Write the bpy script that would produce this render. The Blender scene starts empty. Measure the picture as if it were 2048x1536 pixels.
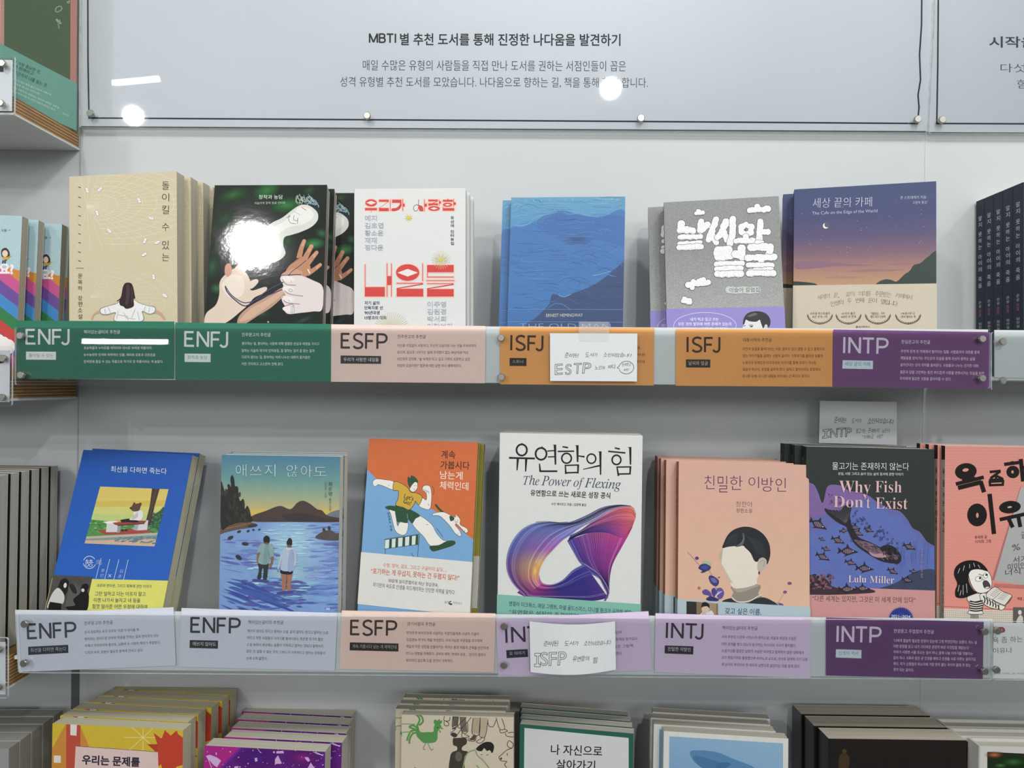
import bpy, bmesh, math, random
import numpy as np
from mathutils import Vector, Matrix
from mathutils.geometry import tessellate_polygon

# ------------------------------------------------------------------ camera, world, lights, exposure
SC = bpy.context.scene
COL = SC.collection
F = 1538.0                      # focal length in pixels of the 2048x1536 frame
Z0 = 1.45                       # eye height
EYE = np.array([0.0, -0.910, Z0])
ROLL = math.radians(0.50)
RV = np.array([math.cos(ROLL), 0, math.sin(ROLL)])
UV = np.array([-math.sin(ROLL), 0, math.cos(ROLL)])
FV = np.array([0.0, 1.0, 0.0])
cam = bpy.data.cameras.new('camera'); cam.sensor_width = 36; cam.lens = F / 2048 * 36
cam.clip_start = 0.01
camo = bpy.data.objects.new('camera', cam); COL.objects.link(camo)
camo.matrix_world = Matrix(((RV[0], UV[0], -FV[0], EYE[0]), (RV[1], UV[1], -FV[1], EYE[1]), (RV[2], UV[2], -FV[2], EYE[2]), (0, 0, 0, 1)))
SC.camera = camo
SC.view_settings.view_transform = 'Standard'; SC.view_settings.look = 'None'
SC.view_settings.gamma = 1; SC.view_settings.use_curve_mapping = False
SC.view_settings.exposure = -0.15
SC.cycles.transparent_max_bounces = 24
w = bpy.data.worlds.new('store'); SC.world = w; w.use_nodes = True
w.node_tree.nodes['Background'].inputs[0].default_value = (0.93, 0.97, 1.0, 1)
w.node_tree.nodes['Background'].inputs[1].default_value = 0.17

def lamp(name, loc, size, power, aim=None, col=(1, 1, 1), spread=180, sy=None):
    l = bpy.data.lights.new(name, 'AREA'); l.shape = 'DISK' if sy is None else 'RECTANGLE'
    l.size = size; l.energy = power; l.color = col; l.spread = math.radians(spread)
    if sy: l.size_y = sy
    o = bpy.data.objects.new(name, l); COL.objects.link(o); o.location = loc
    d = (Vector(aim) - Vector(loc)) if aim else Vector((0, 0, -1))
    o.rotation_euler = d.to_track_quat('-Z', 'Y').to_euler()
    return o
CEIL = Z0 + 1.25
# downlights set in the shop's ceiling
WARM, COOL = (1, .99, .965), (.96, .985, 1)
lamp('downlight', (-0.695, -1.387, CEIL), 0.13, 8.5, (-0.3, -0.05, Z0 - .1), WARM)
lamp('downlight', (0.55, -1.20, CEIL), 0.16, 5.5, (0.25, -0.05, Z0 - .1), WARM)
lamp('downlight', (1.45, -1.25, CEIL), 0.16, 5.5, (0.6, -0.05, Z0 - .1), WARM)
lamp('downlight', (0.405, -2.348, CEIL), 0.085, 12, (0.1, 0, Z0 - .2), WARM)
lamp('downlight', (-1.797, -2.731, CEIL), 0.085, 12, (-0.2, 0, Z0 - .2), WARM)
lamp('strip_light', (-1.60, -2.316, CEIL), 0.27, .35, (-2.1, 0, Z0), COOL, 180, 0.022)
lamp('fill_panel', (0.45, -1.02, CEIL), 1.3, 9, (.3, -.6, Z0), COOL, 180, 0.3)  # unseen overhead panel added to soften the shadows
# unseen panels added as frontal fill; a lit sign farther back in the shop
lamp('fill_panel', (-2.2, -6.2, CEIL + .1), 2.4, 62, (0, 0, Z0 - .2), COOL, 180, 1.2)
lamp('fill_panel', (2.2, -6.2, CEIL + .1), 2.4, 62, (0, 0, Z0 - .2), COOL, 180, 1.2)
lamp('lit_sign', (-4.87, -9.0, Z0 + .49), 1.08, 5, (-4.87, 0, Z0 + .49), COOL, 180, 0.06)

# ------------------------------------------------------------------ pixels and planes
def ray(px, py):
    return FV + RV * ((px - 1024) / F) + UV * ((768 - py) / F)
def at(px, py, y):
    d = ray(px, py); return EYE + d * ((y - EYE[1]) / d[1])
def lin(h, k=1.0):
    if isinstance(h, tuple): return h
    h = h.lstrip('#'); v = [int(h[i:i + 2], 16) / 255 for i in (0, 2, 4)]
    a = int(h[6:8], 16) / 255 if len(h) > 6 else 1.0
    v = [c / 12.92 if c <= .04045 else ((c + .055) / 1.055) ** 2.4 for c in v]; g = .3 * v[0] + .59 * v[1] + .11 * v[2]
    return tuple(min(.92, K_ALB * k * (c + .06 * (g - c))) for c in v) + (a,)  # every colour greyed slightly to stand for haze and reflections
K_ALB = 1.0

# ------------------------------------------------------------------ materials
MATS = {}
def nm(name):
    m = bpy.data.materials.new(name); m.use_nodes = True
    nt = m.node_tree; return m, nt, nt.nodes['Principled BSDF']
def noise_col(nt, sock, scale, amt, vec='Object', stretch=(1, 1, 1), detail=3):
    """multiply a colour socket by a soft procedural noise"""
    tc = nt.nodes.new('ShaderNodeTexCoord'); mp = nt.nodes.new('ShaderNodeMapping'); mp.inputs['Scale'].default_value = stretch
    nz = nt.nodes.new('ShaderNodeTexNoise'); nz.inputs['Scale'].default_value = scale; nz.inputs['Detail'].default_value = detail
    mr = nt.nodes.new('ShaderNodeMapRange'); mr.inputs['From Min'].default_value = .25; mr.inputs['From Max'].default_value = .75
    mr.inputs['To Min'].default_value = 1 - amt; mr.inputs['To Max'].default_value = 1 + amt
    mx = nt.nodes.new('ShaderNodeMix'); mx.data_type = 'RGBA'; mx.blend_type = 'MULTIPLY'; mx.inputs[0].default_value = 1
    L = nt.links.new
    L(tc.outputs[vec], mp.inputs[0]); L(mp.outputs[0], nz.inputs['Vector']); L(nz.outputs[0], mr.inputs[0])
    if hasattr(sock, 'links'): L(sock, mx.inputs[6])
    else: mx.inputs[6].default_value = sock
    L(mr.outputs[0], mx.inputs[7])
    return mx.outputs[2], nz
def plain(name, col, rough=.5, metal=0, amt=.04, scale=60, stretch=(1, 1, 1), spec=.5, bump=0):
    if name in MATS: return MATS[name]
    m, nt, b = nm(name)
    c = lin(col)[:3] + (1,)
    s, nz = noise_col(nt, c, scale, amt, 'Object', stretch)
    nt.links.new(s, b.inputs['Base Color'])
    b.inputs['Roughness'].default_value = rough; b.inputs['Metallic'].default_value = metal
    b.inputs['Specular IOR Level'].default_value = spec
    if bump:
        bp = nt.nodes.new('ShaderNodeBump'); bp.inputs['Strength'].default_value = bump; bp.inputs['Distance'].default_value = .001
        nt.links.new(nz.outputs[0], bp.inputs['Height']); nt.links.new(bp.outputs[0], b.inputs['Normal'])
    MATS[name] = m; return m
def ink(rough=.5, amt=.03, scale=180, spec=.3, stretch=(1, 1, 1), bump=0, bscale=20, coat=0, detail=3, alpha=False):
    """printed paper: the colours of the print are stored per face corner in the mesh"""
    key = ('ink', rough, amt, scale, spec, stretch, bump, bscale, coat, detail, alpha)
    if key in MATS: return MATS[key]
    m, nt, b = nm('printed_paper')
    a = nt.nodes.new('ShaderNodeVertexColor'); a.layer_name = 'Col'
    s, nz = noise_col(nt, a.outputs[0], scale, amt, 'Object', stretch, detail)
    nt.links.new(s, b.inputs['Base Color'])
    b.inputs['Roughness'].default_value = rough; b.inputs['Specular IOR Level'].default_value = spec
    b.inputs['Coat Weight'].default_value = coat; b.inputs['Coat Roughness'].default_value = .06
    if bump:
        tc = nt.nodes.new('ShaderNodeTexCoord'); n2 = nt.nodes.new('ShaderNodeTexNoise'); n2.inputs['Scale'].default_value = bscale
        n2.inputs['Detail'].default_value = 6; n2.inputs['Roughness'].default_value = .6
        bp = nt.nodes.new('ShaderNodeBump'); bp.inputs['Strength'].default_value = 1; bp.inputs['Distance'].default_value = bump
        nt.links.new(tc.outputs['Object'], n2.inputs['Vector']); nt.links.new(n2.outputs[0], bp.inputs['Height'])
        nt.links.new(bp.outputs[0], b.inputs['Normal']); nt.links.new(bp.outputs[0], b.inputs['Coat Normal'])
    if alpha: nt.links.new(a.outputs[1], b.inputs['Alpha'])
    MATS[key] = m; return m
def pages(col, name='page_paper', amt=.16):
    key = ('pages', col)
    if key in MATS: return MATS[key]
    m, nt, b = nm(name)
    s, nz = noise_col(nt, lin(col)[:3] + (1,), 1.0, amt, 'Object', (3, 2200, 3), 2)
    s2, _ = noise_col(nt, s, 1.0, amt * .5, 'Object', (4, 500, 4), 1)
    nt.links.new(s2, b.inputs['Base Color']); b.inputs['Roughness'].default_value = .8; b.inputs['Specular IOR Level'].default_value = .15
    MATS[key] = m; return m
def acrylic():
    if 'ac' in MATS: return MATS['ac']
    m = bpy.data.materials.new('clear_acrylic'); m.use_nodes = True; nt = m.node_tree; nt.nodes.clear()
    out = nt.nodes.new('ShaderNodeOutputMaterial'); tr = nt.nodes.new('ShaderNodeBsdfTransparent'); gl = nt.nodes.new('ShaderNodeBsdfGlossy')
    fr = nt.nodes.new('ShaderNodeFresnel'); fr.inputs[0].default_value = 1.49; mx = nt.nodes.new('ShaderNodeMixShader')
    tc = nt.nodes.new('ShaderNodeTexCoord'); nz = nt.nodes.new('ShaderNodeTexNoise'); nz.inputs['Scale'].default_value = 9
    bp = nt.nodes.new('ShaderNodeBump'); bp.inputs['Strength'].default_value = .05; bp.inputs['Distance'].default_value = .0006
    gl.inputs['Roughness'].default_value = .015; gl.inputs['Color'].default_value = (1, 1, 1, 1)
    tr.inputs['Color'].default_value = (.975, .985, .985, 1)
    L = nt.links.new
    L(tc.outputs['Object'], nz.inputs['Vector']); L(nz.outputs[0], bp.inputs['Height']); L(bp.outputs[0], gl.inputs['Normal'])
    L(fr.outputs[0], mx.inputs[0]); L(tr.outputs[0], mx.inputs[1]); L(gl.outputs[0], mx.inputs[2]); L(mx.outputs[0], out.inputs[0])
    MATS['ac'] = m; return m
def acrylic_edge():
    if 'ace' in MATS: return MATS['ace']
    m, nt, b = nm('frosted_acrylic_edge')
    s, nz = noise_col(nt, (.80, .86, .86, 1), 90, .2)
    nt.links.new(s, b.inputs['Base Color']); b.inputs['Roughness'].default_value = .25; b.inputs['Alpha'].default_value = .75
    MATS['ace'] = m; return m

# ------------------------------------------------------------------ meshes and things
class MB:
    """vertices, faces, corner colours and material slots of one mesh"""
    def __init__(s): s.v = []; s.f = []; s.c = []; s.m = []
    def face(s, pts, col=(1, 1, 1, 1), mi=0):
        n = len(s.v); s.v += [tuple(p) for p in pts]; s.f.append(tuple(range(n, n + len(pts))))
        s.c.append(col if isinstance(col, list) else [col] * len(pts)); s.m.append(mi)
    def prism(s, ring_a, ring_b, col=(1, 1, 1, 1), mi=0, side_mi=None, caps=True):
        n = len(ring_a); si = mi if side_mi is None else side_mi
        if caps: s.face(ring_a, col, mi); s.face(list(reversed(ring_b)), col, mi)
        for i in range(n):
            j = (i + 1) % n
            s.face([ring_a[j], ring_a[i], ring_b[i], ring_b[j]], col, si)
    def box(s, x0, x1, y0, y1, z0, z1, col=(1, 1, 1, 1), mi=0):
        a = [(x0, y0, z0), (x1, y0, z0), (x1, y0, z1), (x0, y0, z1)]
        b = [(x0, y1, z0), (x1, y1, z0), (x1, y1, z1), (x0, y1, z1)]
        s.prism(a, b, col, mi)
    def build(s, name, mats, parent=None, bevel=0, weld=True, loc=None):
        me = bpy.data.meshes.new(name); me.from_pydata(s.v, [], s.f)
        if not isinstance(mats, (list, tuple)): mats = [mats]
        for m in mats: me.materials.append(m)
        me.polygons.foreach_set('material_index', s.m)
        ca = me.color_attributes.new('Col', 'FLOAT_COLOR', 'CORNER')
        ca.data.foreach_set('color', [x for fc in s.c for p in fc for x in p])
        if weld:
            bm = bmesh.new(); bm.from_mesh(me); bmesh.ops.remove_doubles(bm, verts=bm.verts, dist=1e-6)
            bm.to_mesh(me); bm.free()
        me.update()
        o = bpy.data.objects.new(name, me); COL.objects.link(o)
        if parent: o.parent = parent
        if loc is not None: o.location = loc
        if bevel:
            b = o.modifiers.new('bevel', 'BEVEL'); b.width = bevel; b.segments = 2; b.limit_method = 'ANGLE'
        return o
def tag(o, label, cat, group=None):
    o['label'] = label; o['category'] = cat
    if group: o['group'] = group
    return o
def empty(name, loc, rot=None):
    o = bpy.data.objects.new(name, None); COL.objects.link(o); o.empty_display_size = .02
    M = Matrix(rot.tolist()).to_4x4() if rot is not None else Matrix()
    M.translation = Vector([float(c) for c in loc]); o.matrix_world = M
    return o
def struct(o): o['kind'] = 'structure'; return o
def copy_tree(o, parent=None):
    c = o.copy(); COL.objects.link(c)
    if parent: c.parent = parent; c.matrix_parent_inverse = o.matrix_parent_inverse.copy()
    for ch in list(o.children): copy_tree(ch, c)
    return c

# ------------------------------------------------------------------ glyphs
GC = {}
KEEP = bpy.data.curves.new('typeface', 'FONT')          # holds on to the built-in typeface so that its letters load once
def glyph(s, off=0, outline=False, res=3):
    """outline or triangles of a word in the built-in typeface (its ink box too)"""
    key = (s, off, outline, res)
    if key in GC: return GC[key]
    c = bpy.data.curves.new('glyph', 'FONT'); c.body = s; c.resolution_u = res; c.offset = off
    o = bpy.data.objects.new('glyph', c)
    if outline:
        gs = bpy.data.scenes.new('glyphs'); gs.collection.objects.link(o)
        with bpy.context.temp_override(scene=gs, view_layer=gs.view_layers[0]):
            cu = o.to_curve(bpy.context.evaluated_depsgraph_get()); loops = []
            for sp in cu.splines:
                bp = sp.bezier_points; n = len(bp); pts = []
                for i in range(n):
                    a, b = bp[i], bp[(i + 1) % n]
                    straight = (a.handle_right - a.co).length < 1e-5 and (b.handle_left - b.co).length < 1e-5
                    for k in range(1 if straight else 4):
                        t = k / 4; q = (1 - t) ** 3 * a.co + 3 * (1 - t) ** 2 * t * a.handle_right + 3 * (1 - t) * t * t * b.handle_left + t ** 3 * b.co
                        pts.append((q.x, q.y))
                loops.append(np.array(pts))
            o.to_curve_clear()
        r = loops; al = np.vstack(loops); bpy.data.scenes.remove(gs)
    else:
        m = o.to_mesh(); m.calc_loop_triangles()
        V = np.array([v.co[:2] for v in m.vertices]) if len(m.vertices) else np.zeros((1, 2))
        r = (V, [tuple(t.vertices) for t in m.loop_triangles]); al = V
        o.to_mesh_clear()
    bpy.data.objects.remove(o); bpy.data.curves.remove(c)
    GC[key] = (r, al.min(0), al.max(0)); return GC[key]

def smooth(pts, closed=True, n=5):
    P = [(float(p[0]), float(p[1])) for p in pts]; N = len(P); out = []
    for i in (range(N) if closed else range(N - 1)):
        if closed: a, b, c, d = P[i - 1], P[i], P[(i + 1) % N], P[(i + 2) % N]
        else: a, b, c, d = P[max(i - 1, 0)], P[i], P[i + 1], P[min(i + 2, N - 1)]
        for k in range(n):
            t = k / n
            out.append(tuple(.5 * (2 * b[j] + (c[j] - a[j]) * t + (2 * a[j] - 5 * b[j] + 4 * c[j] - d[j]) * t * t + (3 * b[j] - a[j] - 3 * c[j] + d[j]) * t ** 3) for j in (0, 1)))
    if not closed: out.append(P[-1])
    return out
def pairs(a): return [(a[i], a[i + 1]) for i in range(0, len(a) - 1, 2)]

class Art:
    """draws flat print on a plane: pixels of the photograph are cast on the plane and clipped to the sheet"""
    def __init__(s, O, U, Vd, W, H, N=None):
        s.O = np.array(O, float); s.U = np.array(U, float); s.V = np.array(Vd, float)   # origin top left, right, down (unit)
        s.N = np.cross(s.V, s.U) * -1 if N is None else np.array(N, float)
        s.W = W; s.H = H; s.tris = []; s.k = 0; s.z(0, 0, 1); s.hold = False; s.step = 4e-6; s.prep()
    def z(s, x0, y0, sc): s.x0, s.y0, s.sc = x0, y0, sc; return s
    def prep(s):
        n = np.cross(s.U, s.V); cx = lambda v: (float(np.dot(v, s.U)), float(np.dot(v, s.V)), float(np.dot(v, n)))
        s.f = cx(FV); s.r = cx(RV); s.u = cx(UV); s.e = cx(EYE - s.O)
    def proj(s, p):
        X = (s.x0 + p[0] * s.sc - 1024) / F; Y = (768 - s.y0 - p[1] * s.sc) / F
        d0, d1, d2 = (s.f[k] + s.r[k] * X + s.u[k] * Y for k in (0, 1, 2)); t = -s.e[2] / d2
        return (s.e[0] + d0 * t, s.e[1] + d1 * t)
    def emit(s, pts, tris, col, local=False):
        s.k += 0 if s.hold == 'flat' else .15 if s.hold else 1
        L = pts if local else [s.proj(p) for p in pts]
        for t in tris:
            pl = [L[i] for i in t]; cl = [col[i] if isinstance(col, list) else col for i in t]
            if any(p[0] < 0 or p[0] > s.W or p[1] < 0 or p[1] > s.H for p in pl):
                pl, cl = s.clip(pl, cl)
                if len(pl) < 3: continue
            s.tris.append((pl, cl, s.k))
    def clip(s, P, C):
        for ax, lim, sg in ((0, 0, 1), (0, s.W, -1), (1, 0, 1), (1, s.H, -1)):
            Q = []; D = []; n = len(P)
            for i in range(n):
                a, b, ca, cb = P[i], P[(i + 1) % n], C[i], C[(i + 1) % n]
                da, db = sg * (a[ax] - lim), sg * (b[ax] - lim)
                if da >= 0: Q.append(a); D.append(ca)
                if da * db < 0:
                    t = da / (da - db); Q.append(tuple(a[k] + (b[k] - a[k]) * t for k in (0, 1))); D.append(tuple(ca[k] + (cb[k] - ca[k]) * t for k in range(4)))
            P, C = Q, D
            if len(P) < 3: return [], []
        return P, C
    # --- drawing
    def poly(s, col, pts):
        tr = tessellate_polygon([[Vector((p[0], p[1], 0)) for p in pts]])
        s.emit(pts, tr, lin(col))
    def P(s, col, *a): s.poly(col, pairs(a))
    def B(s, col, *a): s.poly(col, smooth(pairs(a)))
    def strip(s, pts, w, closed=False):
        P = [(float(p[0]), float(p[1])) for p in pts]; n = len(P); V = []
        def un(a, b):
            x, y = b[0] - a[0], b[1] - a[1]; l = math.hypot(x, y); return (x / l, y / l) if l > 1e-9 else None
        for i in range(n):
            d0 = un(P[i - 1], P[i]) if (closed or i > 0) else None; d1 = un(P[i], P[(i + 1) % n]) if (closed or i < n - 1) else None
            d0 = d0 or d1 or (1, 0); d1 = d1 or d0; x, y = d0[0] + d1[0], d0[1] + d1[1]; l = math.hypot(x, y)
            if l < 1e-6: x, y, l = d1[0], d1[1], 1
            x /= l; y /= l; c = max(.5, abs(x * d1[0] + y * d1[1])); ww = (w[0] + (w[1] - w[0]) * i / (n - 1)) if isinstance(w, tuple) else w
            h = ww / 2 / c; V += [(P[i][0] - y * h, P[i][1] + x * h), (P[i][0] + y * h, P[i][1] - x * h)]
        T = []
        for i in range(n if closed else n - 1):
            j = (i + 1) % n; T += [(2 * i, 2 * i + 1, 2 * j + 1), (2 * i, 2 * j + 1, 2 * j)]
        return V, T
    def L(s, col, w, *a, closed=False):
        V, T = s.strip(pairs(a), w, closed); s.emit(V, T, lin(col))
    def S(s, col, w, *a, closed=False):
        V, T = s.strip(smooth(pairs(a), closed), w, closed); s.emit(V, T, lin(col))
    def E(s, col, cx, cy, rx, ry=None, rot=0, n=20, edge=None):
        ry = rx if ry is None else ry; c, sn = math.cos(math.radians(rot)), math.sin(math.radians(rot)); pts = [(cx, cy)]
        for i in range(n):
            a = 2 * math.pi * i / n; x, y = rx * math.cos(a), ry * math.sin(a); pts.append((cx + x * c - y * sn, cy + x * sn + y * c))
        cols = lin(col) if edge is None else [lin(col)] + [lin(edge)] * n
        s.emit(pts, [(0, 1 + i, 1 + (i + 1) % n) for i in range(n)], cols)
    def O_(s, col, w, cx, cy, rx, ry=None, rot=0, n=24, a0=0, a1=360):
        ry = rx if ry is None else ry; c, sn = math.cos(math.radians(rot)), math.sin(math.radians(rot)); pts = []
        full = a1 - a0 >= 360
        for i in range(n + (0 if full else 1)):
            a = math.radians(a0 + (a1 - a0) * i / n); x, y = rx * math.cos(a), ry * math.sin(a); pts.append((cx + x * c - y * sn, cy + x * sn + y * c))
        V, T = s.strip(pts, w, full); s.emit(V, T, lin(col))
    def G(s, pts4, ca, cb):
        """quad TL TR BR BL shaded from ca (top) to cb (bottom)"""
        s.emit(list(pts4), [(0, 1, 2), (0, 2, 3)], [lin(ca), lin(ca), lin(cb), lin(cb)])
    def Q(s, cols, pts4): s.emit(list(pts4), [(0, 1, 2), (0, 2, 3)], [lin(c) for c in cols])
    def fill(s, *stops):
        """vertical bands over the whole sheet: (t, colour) from top 0 to bottom 1"""
        for (t0, c0), (t1, c1) in zip(stops[:-1], stops[1:]):
            s.emit([(0, t0 * s.H), (s.W, t0 * s.H), (s.W, t1 * s.H), (0, t1 * s.H)], [(0, 1, 2), (0, 2, 3)], [lin(c0), lin(c0), lin(c1), lin(c1)], True)
    def T(s, txt, x0, y0, x1, y1, h, col, b=0, sh=0, out=0, skew=0):
        """text whose ink box runs from bottom left (x0,y0) to bottom right (x1,y1), h tall"""
        r, mn, mx = glyph(txt, b, bool(out), 3 if h * s.sc < 16 else 5)
        e = np.array([x1 - x0, y1 - y0], float); le = np.linalg.norm(e); up = np.array([e[1], -e[0]]) / le * h
        up = up + e / le * sh * h
        sx, sy = 1 / max(mx[0] - mn[0], 1e-6), 1 / max(mx[1] - mn[1], 1e-6); ex, ey, ux, uy, m0, m1 = map(float, (*e, *up, mn[0], mn[1]))
        f = lambda q: (x0 + ex * (q[0] - m0) * sx + ux * (q[1] - m1) * sy, y0 + ey * (q[0] - m0) * sx + uy * (q[1] - m1) * sy)
        if out:
            hold = s.hold
            for lp in r:
                V, T = s.strip([f(q) for q in lp], out, True); s.emit(V, T, lin(col)); s.hold = True
            s.hold = hold
        else: s.emit([f(q) for q in r[0]], r[1], lin(col))
    def V_(s, txt, x, y0, y1, w, col, b=0, dx=0, out=0):
        """upright syllables set one below the other between y0 and y1, centred on x, blanks are gaps"""
        n = sum(.5 if ch == ' ' else 1 for ch in txt); st = (y1 - y0) / n; y = y0; i = 0
        for ch in txt:
            if ch == ' ': y += st * .5; continue
            xx = x + dx * (y - y0) / max(y1 - y0, 1e-6)
            s.T(ch, xx - w / 2, y + st * .90, xx + w / 2, y + st * .90, st * .8, col, b, 0, out); y += st
    def R(s, txt, x, y0, y1, w, col, b=0):
        """a line of text turned a quarter clockwise, reading downwards"""
        s.T(txt, x - w / 2, y0, x - w / 2, y1, w, col, b)
    def burst(s, col, cx, cy, r0, r1, n, w, a0=0, a1=360):
        h = s.hold
        for i in range(n):
            a = math.radians(a0 + (a1 - a0) * i / n); c, sn = math.cos(a), math.sin(a)
            s.L(col, w, cx + r0 * c, cy + r0 * sn, cx + r1 * c, cy + r1 * sn); s.hold = True
        s.hold = h
    def star(s, col, cx, cy, r0, r1, n, rot=0):
        pts = []
        for i in range(2 * n):
            a = math.radians(rot + 180 * i / n); r = r1 if i % 2 == 0 else r0; pts.append((cx + r * math.cos(a), cy + r * math.sin(a)))
        s.poly(col, pts)
    def into(s, mb, M3, base, mi=0, mia=1):
        """write the print into a mesh builder; M3 maps world vectors to the mesh's own axes, base is its origin"""
        o = M3 @ (s.O - base); u = M3 @ s.U; v = M3 @ s.V; n = M3 @ s.N
        o, u, v, n = ([float(c) for c in q] for q in (o, u, v, n))
        for pl, cl, k in s.tris:
            h = s.step * k + 2e-5
            mb.face([tuple(o[i] + u[i] * p[0] + v[i] * p[1] + n[i] * h for i in (0, 1, 2)) for p in pl], list(cl), mia if any(c[3] < .999 for c in cl) else mi)

MB_LETTERS = {  # thin capitals, unit square, y down
    'E': [(0, 0, 0, 1), (0, .06, .92, .06), (0, .48, .82, .48), (0, .94, 1, .94)],
    'F': [(0, 0, 0, 1), (0, .06, .95, .06), (0, .50, .85, .50)],
    'N': [(0, 0, 0, 1), (.04, .06, .96, .94), (1, 0, 1, 1)], 'I': [(0, 0, 0, 1)], 'T': [(0, .06, 1, .06), (.5, .06, .5, 1)],
    'P': [(0, 0, 0, 1), (0, .06, .45, .06, .78, .09, .97, .20, 1, .31, .96, .43, .76, .55, .45, .58, 0, .58)],
    'S': [(.95, .13, .75, .06, .5, .04, .22, .10, .08, .24, .14, .38, .36, .47, .66, .55, .90, .65, .96, .78, .84, .91, .55, .97, .25, .95, .02, .84)],
    'J': [(.95, 0, .95, .68, .92, .82, .78, .93, .55, .97, .30, .95, .05, .84)]}
MB_LETTERS['M'] = [(0, 0, 0, 1), (0, 0, .5, .95), (.5, .95, 1, 0), (1, 0, 1, 1)]
MB_LETTERS['B'] = [(0, 0, 0, 1), (0, .05, .5, .05, .78, .08, .9, .18, .9, .32, .76, .44, .5, .47, 0, .47), (0, .47, .55, .47, .82, .51, .98, .63, .98, .8, .82, .92, .55, .95, 0, .95)]
MB_W = {'M': .78, 'B': .56, 'E': .55, 'F': .53, 'N': .64, 'I': 0.0, 'T': .68, 'P': .60, 'S': .62, 'J': .46}
def caps(a, txt, x0, y0, x1, y1, h, w, col):
    """MBTI capitals: stems from strokes; bottom left (x0,y0) to bottom right (x1,y1)"""
    gap = .22; GAPS = {'FJ': -.02, 'TJ': -.10, 'NT': .16, 'TI': .20, 'BT': .16}; tot = sum(MB_W[c] for c in txt) + sum(GAPS.get(p + q, .31 if 'I' in (p, q) else gap) for p, q in zip(txt, txt[1:])); e = np.array([x1 - x0, y1 - y0], float); le = np.linalg.norm(e)
    ex = e / le; up = np.array([ex[1], -ex[0]]); k = le / tot; x = 0
    a.hold = False
    for i_, ch in enumerate(txt):
        nx = txt[i_ + 1] if i_ + 1 < len(txt) else ''; g = GAPS.get(ch + nx, .31 if 'I' in (ch, nx) else gap)
        for st in MB_LETTERS[ch]:
            pts = []
            for (u, v) in pairs(st):
                pts.append(np.array([x0, y0]) + ex * (x + u * MB_W[ch] * k) + up * (1 - v) * h)
            if len(pts) > 3 and ch in 'SPJB': pts = smooth(pts, False, 4) if ch not in 'PB' else pts[:1] + smooth(pts[1:-1], False, 4) + pts[-1:]
            V, T = a.strip(pts, w); a.emit(V, T, lin(col)); a.hold = True
        x += (MB_W[ch] + g) * k
    a.hold = False
# ------------------------------------------------------------------ places (metres): wall at y = 0, shelves stick out towards the eye
ZS1, ZS2, ZS3 = Z0 + .012, Z0 - .285, Z0 - .580        # tops of the three shelves of the middle bay
XL, XR = -.512, .488                                   # ends of the middle bay
YL = -.117                                             # shelf front
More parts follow.
